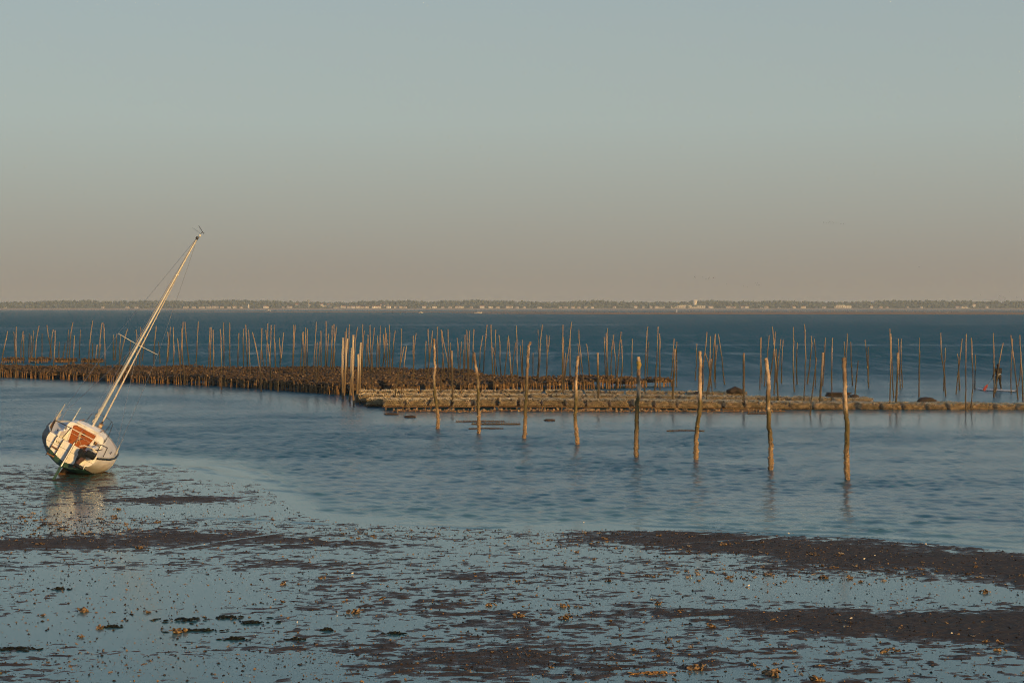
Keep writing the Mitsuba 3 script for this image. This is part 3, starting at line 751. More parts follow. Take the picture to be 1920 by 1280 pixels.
GROWTH = [growth(300 + i) for i in range(6)]
PEGS = [ply(peg(np.random.default_rng(400 + i), 0, 0, 0.52 + 0.03 * (i % 3)), 'peg_wood', 40) for i in range(9)]
g = np.random.default_rng(77)
LEGS = [ply(cat([peg(g, x, y, 0.5) for x in (-0.85, 0.0, 0.85) for y in (-0.85, 0.85)]), 'peg_wood') for _ in range(3)]


def oyster_rack(x, y, ang, front, label, group, z=0.0):
    """One rack of the bed: a mat of oysters carried by stakes driven into the mud; the pegs along a visible front are pieces of their own."""
    t = thing('oyster_rack', label, 'oyster rack', group)
    place = T().translate([x, y, z]).rotate([0, 0, 1], math.degrees(ang)).scale([1, 1, float(g.uniform(0.9, 1.12))])
    scene[t + '__oyster_growth'] = {**GROWTH[g.integers(6)], 'to_world': place}
    scene[t + '__legs'] = {**LEGS[g.integers(3)], 'to_world': place}
    labels[t + '__legs'] = {'label': 'stakes hidden under the growth', 'kind': 'stuff'}
    if front:
        xs = np.arange(-W_ / 2 + 0.08, W_ / 2, 0.20) + g.normal(0, 0.035, 10)[:len(np.arange(-W_ / 2 + 0.08, W_ / 2, 0.20))]
        for px in xs:
            if g.random() > 0.08:
                again(t + '__peg', PEGS[g.integers(9)], place @ T().translate([float(px), -D_ / 2 - 0.06 + float(g.normal(0, 0.03)), 0]).rotate([0, 0, 1], float(g.uniform(0, 360))))
    return t


FR, BK = np.array(BED_FRONT), np.array(BED_BACK)
seg = np.r_[0, np.cumsum(np.linalg.norm(np.diff(FR, axis=0), axis=1))]
pos, n_front = 1.2, 0
while pos < seg[-1] - 0.8:
    x, y = np.interp(pos, seg, FR[:, 0]), np.interp(pos, seg, FR[:, 1])
    x2, y2 = np.interp(pos + 0.5, seg, FR[:, 0]), np.interp(pos + 0.5, seg, FR[:, 1])
    ang = math.atan2(y2 - y, x2 - x)
    back = np.interp(x, BK[:, 0], BK[:, 1])
    depth = back - y
    u = 960 + 3400 * x / y
    part = 'left of the sailboat mast' if u < 215 else 'right of the sailboat mast' if u < 640 else 'behind the pale tube racks'
    row, off = 0, 1.0
    while row == 0 or off < depth - 0.4:
        if row == 0:
            n_front += 1
            lab = f'{ORD[(n_front - 1) % 30]} dark oyster rack from left along the pegged front of the bed' if n_front <= 30 else f'{ORD[n_front - 31]} rack past thirtieth along the pegged front of the dark bed'
            grp = 'front row of dark oyster racks'
        else:
            lab, grp = f'dark oyster rack, {ORD[row - 1]} row back behind the {ORD[(n_front - 1) % 30]} front rack from left', f'dark oyster racks behind the front row, {part}'
        nx, ny = -math.sin(ang) * 0.35, 1.0
        oyster_rack(x + nx * off + g.normal(0, 0.12) * row, y + ny * off + g.normal(0, 0.1), ang + g.normal(0, 0.03), row == 0, lab, grp, g.normal(0, 0.035))
        row += 1
        off += 2.35
    pos += 2.28 + (0.45 if g.random() < 0.3 else 0.0)
# a second, farther bed at the left edge, and low clumps trailing off the right end
for k in range(5):
    oyster_rack(-53.0 + 2.6 * k, 183.0 + 0.3 * k, 0.05, True, f'{ORD[k]} rack from left of the small far oyster bed at left edge', 'racks of the small far oyster bed', -0.05 - 0.06 * k)

# ------------------------------------------------------------------ racks of pale spat-collector tubes
def lime_colour(p, n, uv):
    a = mikit.fbm(p.x * 6, p.y * 2, p.z * 6, 3)
    one = mikit.cell_rand(p.x * 8.3, 0.0, p.z * 9)
    c = mix((0.44, 0.34, 0.19), (0.74, 0.59, 0.36), smoothstep(0.25, 0.75, a))
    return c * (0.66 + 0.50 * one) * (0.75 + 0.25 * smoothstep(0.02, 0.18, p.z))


paint('lime_material', proc(lime_colour), 0.85)
paint('rail_wood', proc(lambda p, n, uv: mix((0.07, 0.042, 0.02), (0.24, 0.15, 0.07), mikit.fbm(p.x * 3, p.y * 9, p.z * 9, 3))), 0.8)
TUBE_R, TUBE_L = 0.062, 2.0


def one_tube(x, z, y0, y1, r, g):
    k = 6
    a = np.arange(k) * 2 * np.pi / k + g.uniform(0, 1)
    rings = [(y1, r), (y0, r), (y0, r * 0.80), (y0 + min(0.5, 0.8 * (y1 - y0)), r * 0.78)]
    v = np.vstack([np.stack([x + rr * np.cos(a), np.full(k, yy), z + rr * np.sin(a)], -1) for yy, rr in rings] + [[[x, y0 + min(0.5, 0.8 * (y1 - y0)), z]], [[x, y1, z]]])
    f = []
    for i in range(3):
        for j in range(k):
            q = [i * k + j, i * k + (j + 1) % k, (i + 1) * k + (j + 1) % k, (i + 1) * k + j]
            f += [[q[0], q[2], q[1]], [q[0], q[3], q[2]]]
    for j in range(k):
        f += [[3 * k + j, 4 * k, 3 * k + (j + 1) % k], [j, (j + 1) % k, 4 * k + 1]]
    return trimesh.Trimesh(v, f, process=False)


def bundle(seed, n=10, rows=3):
    g = np.random.default_rng(seed)
    bits = []
    for r in range(rows):
        for i in range(n - (r % 2)):
            if r == rows - 1:                                           # the top layer: short tubes end to end, staggered
                for q in range(3):
                    if g.random() < 0.10:
                        continue
                    x = (i - (n - 1 - (r % 2)) / 2 + 0.5 * (q % 2)) * TUBE_R * 2.06 + g.normal(0, 0.008)
                    y0 = q * 0.67 + g.normal(0, 0.03)
                    bits.append(one_tube(x, TUBE_R + r * TUBE_R * 1.78 + g.normal(0.004 * q, 0.014), y0, y0 + 0.60, TUBE_R * g.uniform(0.84, 1.03), g))
                continue
            x = (i - (n - 1 - (r % 2)) / 2) * TUBE_R * 2.06 + g.normal(0, 0.004)
            bits.append(one_tube(x, TUBE_R + r * TUBE_R * 1.78 + g.normal(0, 0.004), g.normal(0, 0.035), TUBE_L + g.normal(0, 0.04), TUBE_R * g.uniform(0.86, 1.02), g))
    return ply(cat(bits), 'lime_material', 40)


BUNDLES = [bundle(500 + i, 9, 3) for i in range(6)] + [bundle(510 + i, 8, 3) for i in range(2)]
STRAP = ply(tube([[-0.62, 0, 0.02], [-0.6, 0, 0.30], [0.6, 0, 0.32], [0.62, 0, 0.02]], 0.012, 4), 'rail_wood')
TABLE = {'rail': ply(tube([[-0.66, 0, 0], [0, 0, -0.01], [0.66, 0, 0]], 0.035, 6), 'rail_wood', 40), 'leg': ply(tube([[0, 0, -0.6], [0.01, 0, -0.3], [0, 0, 0.02]], 0.032, 6), 'rail_wood', 40)}
g = np.random.default_rng(88)
ROWS = [(99.2, -7.05, 30.4), (101.65, -8.3, 25.2), (104.1, -8.9, 21.6), (106.5, -9.2, 18.3), (108.9, -9.3, 14.8)]
ROWNAME = ['front', 'second', 'third', 'fourth', 'back']
for r, (y, x0, x1) in enumerate(ROWS):
    n = int((x1 - x0) / 1.24)
    for i in range(n):
        x = x0 + 0.6 + i * 1.24 + g.normal(0, 0.02)
        z = float(np.interp(x, [-9, 2, 12, 16, 27], [0.22, 0.20, 0.11, 0.03, -0.03]) + g.normal(0, 0.012) + (0.0, -0.10, 0.02, -0.085, 0.035)[r])
        where = f'{ORD[i]} from left' if i < 15 else f'{ORD[n - 1 - i]} from right'
        place = T().translate([float(x), float(y + g.normal(0, 0.05)), z]).rotate([0, 0, 1], float(g.normal(0, 0.9)))
        b = tag(key_of('tube_bundle'), f'bundle of pale lime-coated collector tubes, {where} in the {ROWNAME[r]} row', 'tube bundle', f'pale tube bundles of the {ROWNAME[r]} row')
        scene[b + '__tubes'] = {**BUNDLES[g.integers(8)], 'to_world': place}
        labels[b + '__tubes'] = {'label': 'stack of pale hollow tubes', 'kind': 'stuff'}
        for yy in (0.35, 1.6):
            again(b + '__strap', STRAP, place @ T().translate([0, yy, 0]))
        if r == 0 or i == 0:
            t = tag(key_of('tube_table'), f'low wooden table under the tube bundle {where} in the {ROWNAME[r]} row', 'table', 'low tables under the tube bundles')
            for yy in (0.25, 1.0, 1.75):
                again(t + '__rail', TABLE['rail'], place @ T().translate([0, yy, -0.04]))
            for xx in (-0.5, 0.5):
                for yy in (0.25, 1.75):
                    again(t + '__leg', TABLE['leg'], place @ T().translate([xx + float(g.normal(0, 0.04)), yy, -0.04]))

# the lower rails in front of the tubes, crusted with oysters
for i in range(8):
    x0 = -6.4 + 2.62 * i
    t = tag(key_of('low_rail'), f'low oyster-crusted rail at the water before the tubes, {ORD[i]} from left', 'rail', 'low crusted rails before the tubes')
    y = 97.1 + float(g.normal(0, 0.12))
    scene[t + '__beam'] = ply(tube([[x0, y, 0.06], [x0 + 1.3, y + 0.05, 0.07], [x0 + 2.7, y, 0.05]], 0.03, 6), 'rail_wood', 40)
    bits = []
    for j in range(34 if i < 6 else 10):
        h = trimesh.creation.icosphere(subdivisions=0)
        bits.append(trimesh.Trimesh(h.vertices * g.uniform(0.5, 1.3, (12, 1)) * g.uniform(0.03, 0.085) + [x0 + g.uniform(0, 2.6), y + g.normal(0, 0.10), 0.09 + g.uniform(-0.04, 0.07)], h.faces, process=False))
    scene[t + '__oyster_crust'] = ply(cat(bits), 'barnacle_material')
    labels[t + '__oyster_crust'] = {'label': 'brown crust of oysters along the rail', 'kind': 'stuff'}
    for j in range(6):
        again(t + '__peg', PEGS[j], T().translate([x0 + 0.2 + 0.45 * j + float(g.normal(0, 0.08)), y - 0.03, -0.44]))

# dark mesh bags and trays left on top
paint('mesh_bag_material', proc(lambda p, n, uv: mix((0.018, 0.014, 0.012), (0.075, 0.055, 0.04), mikit.fbm(p.x * 14, p.y * 14, p.z * 14, 3))), 0.8)


def lump(size, seed, peak=0.0):
    m = trimesh.creation.icosphere(subdivisions=3)
    v = np.array(m.vertices)
    v = np.sign(v) * np.abs(v) ** 0.8
    v *= (0.85 + 0.45 * nfbm(v * 2.2 + seed, 3, seed))[:, None]
    v[:, 2] += peak * np.clip(1 - np.abs(v[:, 0]) * 1.1, 0, 1)
    v = v * np.array(size) / 2
    v[:, 2] = np.maximum(v[:, 2], -size[2] * 0.25)
    return v, m.faces


for (x, y, z, size, pk, lab) in ((13.45, 109.2, 0.50, (1.0, 0.8, 0.36), 0.9, 'dark mesh bag heaped like a small tent on the back tubes'),
                                 (11.1, 108.3, 0.42, (0.45, 0.5, 0.28), 0.0, 'small dark bag between leaning stakes on the back tubes'),
                                 (23.6, 103.2, 0.22, (1.0, 0.7, 0.40), 0.3, 'rounded dark mesh bag beyond the right end of the tubes'),
                                 (19.9, 105.4, 0.35, (0.5, 0.5, 0.35), 0.0, 'dark bag lying beside the last big post, right of it')):
    k = put('mesh_bag', lump(size, int(x * 10), pk), 'mesh_bag_material', True)
    scene[k]['to_world'] = T().translate([x, y, z])
    tag(k, lab, 'mesh bag')
t = tag('tray_stack', 'stack of dark flat trays on the tubes behind the last big post', 'trays')
for j in range(3):
    again(t + '__tray', ply(rounded((1.3, 0.9, 0.07), 0.03), 'mesh_bag_material', 40), T().translate([19.0 + 0.06 * j, 106.0, 0.42 + 0.085 * j]).rotate([0, 0, 1], 5.0 * j - 4))

# things lying low in the near water
paint('wet_wood', proc(lambda p, n, uv: mix((0.016, 0.012, 0.008), (0.085, 0.055, 0.03), mikit.fbm(p.x * 7, p.y * 9, p.z * 9, 3))), 0.6)


def comb(x, y, length, teeth, label, z=0.02, up=0.10, ang=0.0, tooth=0.012):
    t = tag(key_of('sunken_frame'), label, 'sunken frame')
    pl = T().translate([x, y, z]).rotate([0, 0, 1], ang)
    scene[t + '__bar'] = {**ply(tube([[0, 0, 0], [length / 2, 0.02, 0.015], [length, 0, 0]], 0.028, 6), 'wet_wood', 40), 'to_world': pl}
    tt = ply(tube([[0, 0, -0.05], [0, 0, up * 0.5], [0.006, 0, up]], tooth, 5), 'wet_wood')
    for j in range(teeth):
        again(t + '__tooth', tt, pl @ T().translate([length * (j + 0.5) / teeth + float(g.normal(0, 0.01)), 0, 0]).rotate([0, 1, 0], float(g.normal(0, 6))))
    return t


comb(-2.75, 88.55, 2.4, 24, 'long dark sunken frame with short teeth behind the second post', up=0.07)
comb(-0.85, 86.6, 1.25, 16, 'row of upright pegs on a bar right of the second post', up=0.13)
comb(-1.95, 86.7, 1.3, 7, 'thick brown sunken bar just right of the second post', up=0.06, tooth=0.03)
comb(-2.0, 83.4, 1.6, 5, 'thin pale sunken pole lying at the foot of the second post', up=0.03, ang=2.0)
comb(7.0, 82.0, 1.7, 3, 'pale stick floating right of the fifth post', up=0.05, ang=-2.0)
comb(12.35, 95.2, 1.1, 9, 'short dark sunken frame left of the seventh post', up=0.10)
for (x, y, s, lab) in ((-5.2, 92.3, (0.55, 0.4, 0.14), 'flat oyster-crusted lump awash left of the first post'), (1.85, 89.5, (0.50, 0.35, 0.13), 'flat oyster-crusted lump awash right of the third post'),
                       (-6.3, 94.6, (0.7, 0.4, 0.12), 'brown crusted slab at the left end of the low rails'), (5.75, 83.0, (0.10, 0.10, 0.30), 'small stub of a post showing just above the water')):
    k = put('crusted_lump', lump(s, int(abs(x) * 10) + 3), 'wet_wood', False)
    scene[k]['to_world'] = T().translate([x, y, 0.03])
    tag(k, lab, 'oyster lump')

# ------------------------------------------------------------------ the stranded sailing boat, heeled on its keel and bilge
# local axes: x to the bow, y to port, z up; origin at the foot of the transom
BOAT = np.array([[-0.10632739, -0.87227122, 0.47732316], [0.99416949, -0.0846032, 0.06685304], [-0.01793092, 0.48164843, 0.87618107]])
SHRINK = 0.953
BOAT_AT = np.array([0, 0, EYE]) + SHRINK * (np.array([-15.4767, 62.0454, 0.0775]) - np.array([0, 0, EYE]))
M4 = np.eye(4)
M4[:3, :3], M4[:3, 3] = BOAT * SHRINK, BOAT_AT


def gel_colour(p, n, uv):
    """Old white gelcoat with grey-brown runs and a dirty band low down (uv.y is the height on the hull)."""
    run = mikit.fbm(p.x * 5, p.y * 5, p.z * 1.5, 4)
    c = mix((0.80, 0.80, 0.80), (0.64, 0.62, 0.58), smoothstep(0.45, 0.8, run))
    return c


paint('gelcoat', proc(gel_colour), 0.35)
paint('hull_side_paint', proc(lambda p, n, uv: mix((0.62, 0.61, 0.60), (0.42, 0.35, 0.26), smoothstep(0.35, 0.85, 0.5 * mikit.fbm(p.x * 3, p.y * 3, p.z * 6, 4) + 0.45 * smoothstep(0.9, 0.1, p.z)))), 0.32)
paint('dark_port_hull', (0.022, 0.017, 0.024), 0.5)  # port topside coloured far darker than the starboard one
paint('bottom_paint', proc(lambda p, n, uv: mix((0.008, 0.040, 0.034), (0.020, 0.075, 0.060), mikit.fbm(p.x * 5, p.y * 5, p.z * 5, 3))), 0.5)
paint('rubber_black', (0.012, 0.012, 0.014), 0.45)
paint('deck_paint', proc(lambda p, n, uv: mix((0.52, 0.50, 0.47), (0.62, 0.60, 0.56), mikit.fbm(p.x * 9, p.y * 9, p.z * 9, 3))), 0.6)
paint('door_wood', proc(lambda p, n, uv: mix((0.22, 0.055, 0.012), (0.36, 0.105, 0.024), mikit.fbm(p.x * 3, p.y * 3, p.z * 22, 3))), 0.35)
paint('teak', (0.20, 0.10, 0.04), 0.5)
paint('dark_teak', (0.055, 0.028, 0.012), 0.5)
paint('window_dark', (0.02, 0.018, 0.016), 0.08)
paint('alloy', (0.66, 0.63, 0.56), 0.38, metallic=0.4)
paint('steel', (0.55, 0.54, 0.52), 0.25, metallic=0.9)
paint('dark_tube', (0.03, 0.028, 0.03), 0.35)
paint('sail_cloth', (0.68, 0.60, 0.48), 0.8)
paint('rope', (0.55, 0.47, 0.33), 0.9)
paint('motor_black', (0.010, 0.011, 0.011), 0.22)
paint('motor_grey', (0.065, 0.030, 0.022), 0.5)
paint('propeller_white', (0.70, 0.66, 0.56), 0.4)
paint('keel_rust', proc(lambda p, n, uv: mix((0.05, 0.03, 0.015), (0.20, 0.10, 0.035), mikit.fbm(p.x * 8, p.y * 8, p.z * 8, 3))), 0.8)
paint('ink', (0.03, 0.03, 0.03), 0.6)

SB = tag('sailboat', 'white sailing boat with green bottom stranded and heeled on the mud', 'sailboat')


def part(path, mesh, bsdf, smooth=35, label=None, kind=None):
    """A piece of the boat given in its local axes."""
    m = mesh if isinstance(mesh, trimesh.Trimesh) else trimesh.Trimesh(mesh[0], mesh[1], process=False)
    v = np.array(m.vertices) @ M4[:3, :3].T + M4[:3, 3]
    key = key_of(f'sailboat__{path}')
    scene[key] = ply((v, np.array(m.faces)), bsdf, smooth)
    if label or kind:
        labels[key] = {**({'label': label} if label else {}), **({'kind': kind} if kind else {})}
    return key


STX = np.array([0, 0.6, 1.4, 2.4, 3.4, 4.3, 5.1, 5.7, 6.05])
beam_f = lambda x: np.interp(x, STX, [0.90, 1.06, 1.22, 1.29, 1.25, 1.05, 0.72, 0.36, 0.03])
sheer_f = lambda x: np.interp(x, STX, [0.90, 0.91, 0.92, 0.95, 1.00, 1.06, 1.13, 1.19, 1.23])
keel_f = lambda x: np.interp(x, STX, [0.08, -0.02, -0.13, -0.20, -0.16, -0.04, 0.16, 0.44, 0.84])
WL = 0.30


def section(x, n=17):
    """Half section from the gunwale down to the keel line: (y, z) pairs."""
    u = np.linspace(0, 1, n)
    z = sheer_f(x) - (sheer_f(x) - keel_f(x)) * u
    fine = np.interp(x, [0, 3.0, 4.4, 6.05], [0.60, 0.60, 0.72, 1.0])
    y = beam_f(x) * np.clip(1 - u ** np.interp(x, [0, 2.0, 3.2, 6.0], [2.0, 3.0, 2.8, 1.6]), 0, 1) ** fine * (1 + 0.05 * np.sin(np.pi * np.clip(u * 1.6, 0, 1)))
    return y, z


xs = np.r_[np.linspace(0, 5.0, 26), np.linspace(5.15, 6.05, 9)]


def hull_band(z_top, z_bot, side):
    """Strip of one side of the hull between two heights (functions of x)."""
    v = []
    for x in xs:
        y, z = section(x, 40)
        zz = np.linspace(min(z_top(x), z[0]), max(z_bot(x), z[-1]) if z_bot(x) < z_top(x) else z_bot(x), 12)
        yy = np.interp(-zz, -z, y)
        v.append(np.stack([np.full(12, x), side * yy, zz], -1))
    f = grid_faces(len(xs), 12)
    return np.array(v).reshape(-1, 3), f if side < 0 else f[:, ::-1]


wl_f = lambda x: np.interp(x, [0, 1.2, 2.5, 4.0, 6.05], [0.37, 0.22, 0.10, 0.10, 0.30]) + 0 * x
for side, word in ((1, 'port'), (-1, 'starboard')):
    part('hull_side', hull_band(sheer_f, lambda x: max(wl_f(x), keel_f(x)), side), 'dark_port_hull' if side > 0 else 'hull_side_paint', True, label='dark left side of the hull' if side > 0 else 'dirty white right side of the hull')
    part('bottom', hull_band(lambda x: max(wl_f(x) - 0.002, keel_f(x) + 0.001), keel_f, side), 'bottom_paint', True)
    line = [[x, side * (np.interp(-wl_f(x), -section(x, 40)[1], section(x, 40)[0]) + 0.006), wl_f(x)] for x in xs if wl_f(x) > keel_f(x) + 0.05]
    part('boot_stripe', tube(line, 0.014, 6), 'rubber_black')
    part('rub_rail', tube([[x, side * (beam_f(x) + 0.012), sheer_f(x) - 0.015] for x in xs], 0.036, 8), 'rubber_black')
    part('toe_rail', tube([[x, side * (beam_f(x) - 0.03), sheer_f(x) + 0.035] for x in xs[1:-1]], 0.016, 6), 'alloy')

# transom: upper white board, lower white board below a seam, green foot
y, z = section(0, 40)


def transom(lo, hi, x):
    """A board across the stern between two lines lo(y), hi(y), kept inside the hull's outline."""
    v = []
    for s in np.linspace(-1, 1, 25):
        for t in np.linspace(0, 1, 7):
            a = s * 0.9
            z0, z1 = lo(a), hi(a)
            zz = z0 + (z1 - z0) * t
            v.append([x, s * np.interp(-zz, -z, y), zz])
    return np.array(v), grid_faces(25, 7)


foot = lambda a: 0.27 + 0.10 * (abs(a) / 0.6) ** 2
part('transom', transom(lambda a: 0.665, lambda a: 0.90, -0.004), 'gelcoat', False, label='white flat transom of the boat, upper board')
part('transom', transom(foot, lambda a: 0.654, -0.004), 'gelcoat', False, label='white flat transom of the boat, lower board')
part('transom_seam', transom(lambda a: 0.64, lambda a: 0.68, 0.004), 'rubber_black', False)
part('transom_foot', transom(lambda a: 0.082, lambda a: foot(a) - 0.002, 0.0), 'bottom_paint', False, label='dark green foot of the transom')
part('transom_cap', tube([[0.03, yy, 0.915 - 0.03 * (1 - (yy / 0.9) ** 2)] for yy in np.linspace(-0.9, 0.9, 13)], 0.035, 8), 'gelcoat')

# deck: side decks, foredeck, cockpit
dv, df = [], []
dx = np.linspace(0.06, 6.0, 40)
for side in (1, -1):
    o = len(dv)
    for x in dx:
        inner = np.interp(x, [0, 1.85, 1.9, 3.9, 4.4, 6.05], [0.62, 0.62, 0.64, 0.50, 0.0, 0.0]) * min(1, beam_f(x) / 0.9)
        inner = min(inner, beam_f(x) - 0.01)
        for s in np.linspace(0, 1, 4):
            dv.append([x, side * (beam_f(x) * 0.985 * (1 - s) + inner * s), sheer_f(x) + 0.01 + 0.05 * s])
    q = grid_faces(40, 4) + o
    df.append(q if side > 0 else q[:, ::-1])
part('deck', (np.array(dv), np.vstack(df)), 'deck_paint', 30)
for side in (1, -1):
    part('coaming', rounded((1.85, 0.10, 0.22), 0.03, (0.98, side * 0.62, 1.02)), 'gelcoat', 40)
    part('cockpit_seat', rounded((1.8, 0.34, 0.06), 0.02, (0.97, side * 0.42, 0.66)), 'deck_paint', 40)
    part('cockpit_side', box((1.8, 0.03, 0.52), (0.97, side * 0.255, 0.40)), 'gelcoat', False)
part('cockpit_floor', box((1.84, 0.52, 0.04), (0.97, 0, 0.20)), 'deck_paint', False)
part('winch', trimesh.creation.cylinder(0.05, 0.11, sections=12, transform=trimesh.transformations.translation_matrix([1.2, 0.64, 1.18])), 'steel')
part('winch', trimesh.creation.cylinder(0.05, 0.11, sections=12, transform=trimesh.transformations.translation_matrix([1.2, -0.64, 1.18])), 'steel')

# cabin
CX = [1.92, 2.6, 3.4, 4.0, 4.5]
top = [1.42, 1.47, 1.45, 1.36, 1.14]
half = [0.72, 0.70, 0.64, 0.52, 0.28]
v, n = [], 11
for x, zt, hb in zip(CX, top, half):
    zb = sheer_f(x) + 0.05
    prof = [(hb, zb), (hb * 0.99, zb + (zt - zb) * 0.45), (hb * 0.93, zt - 0.06), (hb * 0.80, zt - 0.015), (hb * 0.45, zt + 0.02), (0, zt + 0.03)]
    v += [[x, a, b] for a, b in prof] + [[x, -a, b] for a, b in prof[-2::-1]]
part('cabin', (np.array(v), grid_faces(len(CX), n)), 'gelcoat', 28, label='white cabin with rounded roof')
bx = CX[0]
out = [(0.72, 0.66), (0.715, 1.18), (0.67, 1.36), (0.576, 1.405), (0.32, 1.44), (0, 1.45)]
out = out + [(-a, b) for a, b in out[-2::-1]]
bulk = np.array([[bx - 0.004, a, b] for a, b in out] + [[bx - 0.004, 0, 0.66]])
part('bulkhead', (bulk, np.array([[i, 11, i + 1] for i in range(10)])), 'gelcoat', False)
door = [(0.50, 1.30), (0.43, 1.36), (-0.35, 1.385), (-0.37, 1.31), (-0.26, 0.68), (0.37, 0.68)]


def slab(poly, x, th):
    a = np.array([[x - th, p, q] for p, q in poly] + [[x, p, q] for p, q in poly])
    return hull(a)


def cut(z_lo, z_hi):
    """The companionway board between two heights: the sloping sides taken in with the outline."""
    l = lambda q: np.interp(q, [0.68, 1.30, 1.36], [0.37, 0.50, 0.43])
    r = lambda q: np.interp(q, [0.68, 1.31, 1.385], [-0.26, -0.37, -0.35])
    return [(l(q), q) for q in np.linspace(z_lo, z_hi, 5)] + [(r(q), q) for q in np.linspace(z_hi, z_lo, 5)]


dk = 'companionway_door'
part(dk, slab(cut(1.06, 1.365), bx - 0.006, 0.03), 'door_wood', False, label='varnished red-brown upper washboard of the companionway')
part(dk, slab(cut(0.69, 1.045), bx - 0.006, 0.025), 'door_wood', False, label='varnished red-brown lower washboard of the companionway')
part(dk + '__padlock', rounded((0.05, 0.09, 0.10), 0.02, (bx - 0.06, 0.03, 1.20)), 'dark_tube')
part('door_frame', tube([[bx - 0.03, 0.39, 0.66], [bx - 0.03, 0.52, 1.31], [bx - 0.03, 0.44, 1.385], [bx - 0.03, -0.37, 1.41], [bx - 0.03, -0.39, 1.31], [bx - 0.03, -0.28, 0.66]], 0.022, 6), 'gelcoat')
part('sliding_hatch', rounded((0.75, 0.86, 0.06), 0.025, (bx + 0.36, 0.04, 1.475)), 'gelcoat', 40)
for (yy, zz) in ((-0.50, 1.13),):
    f_ = part('bulkhead_window', rounded((0.03, 0.17, 0.15), 0.012, (bx - 0.015, yy, zz)), 'dark_tube', 40)
    part('bulkhead_window__pane', rounded((0.012, 0.10, 0.085), 0.004, (bx - 0.034, yy, zz)), 'teak', 40)
for side in (1, -1):
    for k, (x0, x1) in enumerate(((2.15, 2.75), (2.95, 3.5))):
        hx = (x0 + x1) / 2
        hb = np.interp(hx, CX, half) * 0.985
        slope = math.atan2(np.interp(x1, CX, half) - np.interp(x0, CX, half), x1 - x0)
        part('cabin_window', box((x1 - x0, 0.012, 0.14), (hx, side * (hb + 0.002), np.interp(hx, CX, top) - 0.17), (0, 0, side * slope)), 'window_dark', False)
    part('grab_rail', tube([[2.3, side * 0.42, 1.50], [2.32, side * 0.42, 1.55], [3.3, side * 0.40, 1.54], [3.32, side * 0.40, 1.49]], 0.014, 6), 'teak')

# mast, spreaders, rigging
MX, MB, MT = 3.1, 1.46, 9.22
part('mast', tube([[MX, 0, MB], [MX, 0, 5.0], [MX + 0.01, 0.0, MT]], [0.043, 0.042, 0.033], 12), 'alloy', 50)
part('mast__masthead', rounded((0.22, 0.09, 0.12), 0.03, (MX + 0.02, 0, MT)), 'dark_tube', 40)
part('mast__wind_vane', cat([tube([[MX, -0.03, MT + 0.05], [MX, -0.05, MT + 0.30]], 0.010, 5), tube([[MX - 0.05, 0.16, MT + 0.42], [MX, -0.10, MT + 0.27]], 0.011, 5), box((0.10, 0.05, 0.03), (MX, -0.11, MT + 0.27)), tube([[MX, 0, MT + 0.22], [MX, 0.32, MT + 0.24]], 0.004, 4)]), 'dark_tube', False, kind='stuff')
part('mast__lamp', trimesh.creation.icosphere(subdivisions=2, radius=0.05).apply_translation([MX, -0.04, MT + 0.13]), 'propeller_white', True)
SPZ = 4.82
for side in (1, -1):
    part('spreader', tube([[MX, side * 0.05, SPZ], [MX - 0.06, side * 0.80, SPZ + 0.03]], [0.011, 0.009], 8), 'propeller_white', 40)
    ch = [3.0, side * (beam_f(3.0) - 0.05), sheer_f(3.0) + 0.02]
    tip = [MX - 0.06, side * 0.80, SPZ + 0.03]
    part('shroud', tube([ch, tip, [MX, side * 0.03, MT - 0.1]], 0.0055, 4), 'steel')
    part('lower_shroud', tube([[2.7, side * (beam_f(2.7) - 0.05), sheer_f(2.7) + 0.02], [MX, side * 0.05, SPZ - 0.1]], 0.0055, 4), 'steel')
    part('turnbuckle', tube([ch, np.array(ch) + (np.array(tip) - ch) * 0.09], 0.020, 6), 'alloy')
part('backstay', tube([[0.05, 0.0, 0.95], [MX - 0.08, 0, MT]], 0.0055, 4), 'steel')
part('furled_sail', tube([[6.0 - (6.0 - MX) * s, 0, 1.50 + (MT - 0.25 - 1.50) * s] for s in np.linspace(0.0, 1.0, 14)], np.interp(np.linspace(0, 1, 14), [0, 0.1, 0.55, 1], [0.026, 0.030, 0.022, 0.012]), 8), 'sail_cloth', 50, label='pale sail rolled tight on the forestay')
dr_ = 'furling_drum'
part(dr_, cat([trimesh.creation.cylinder(0.10, 0.03, sections=16, transform=trimesh.transformations.translation_matrix([6.0, 0, 1.30 + h])) for h in (0.0, 0.12)]), 'teak', False, kind='stuff')
part(dr_ + '__rope_coil', trimesh.creation.cylinder(0.07, 0.09, sections=16, transform=trimesh.transformations.translation_matrix([6.0, 0, 1.36])), 'rope', 40)
part(dr_ + '__spindle', tube([[6.02, 0, 1.2], [5.98, 0, 1.62]], [0.035, 0.03], 8), 'dark_tube', 40)
part('halyard', tube([[MX - 0.09, 0.05, 1.6], [MX - 0.10, 0.07, 4.5], [MX - 0.06, 0.03, MT - 0.1]], 0.007, 4), 'rope')
part('rope_coil', tube([[MX - 0.10 + 0.018 * math.cos(a), 0.06 + 0.018 * math.sin(a), 1.62 + 0.035 * a] for a in np.arange(0, 18, 0.5)], 0.012, 5), 'rope', 40)

# rails
def rail(path, pts, r=0.016, m='dark_tube', **k):
    return part(path, tube(pts, r, 7), m, 40, **k)


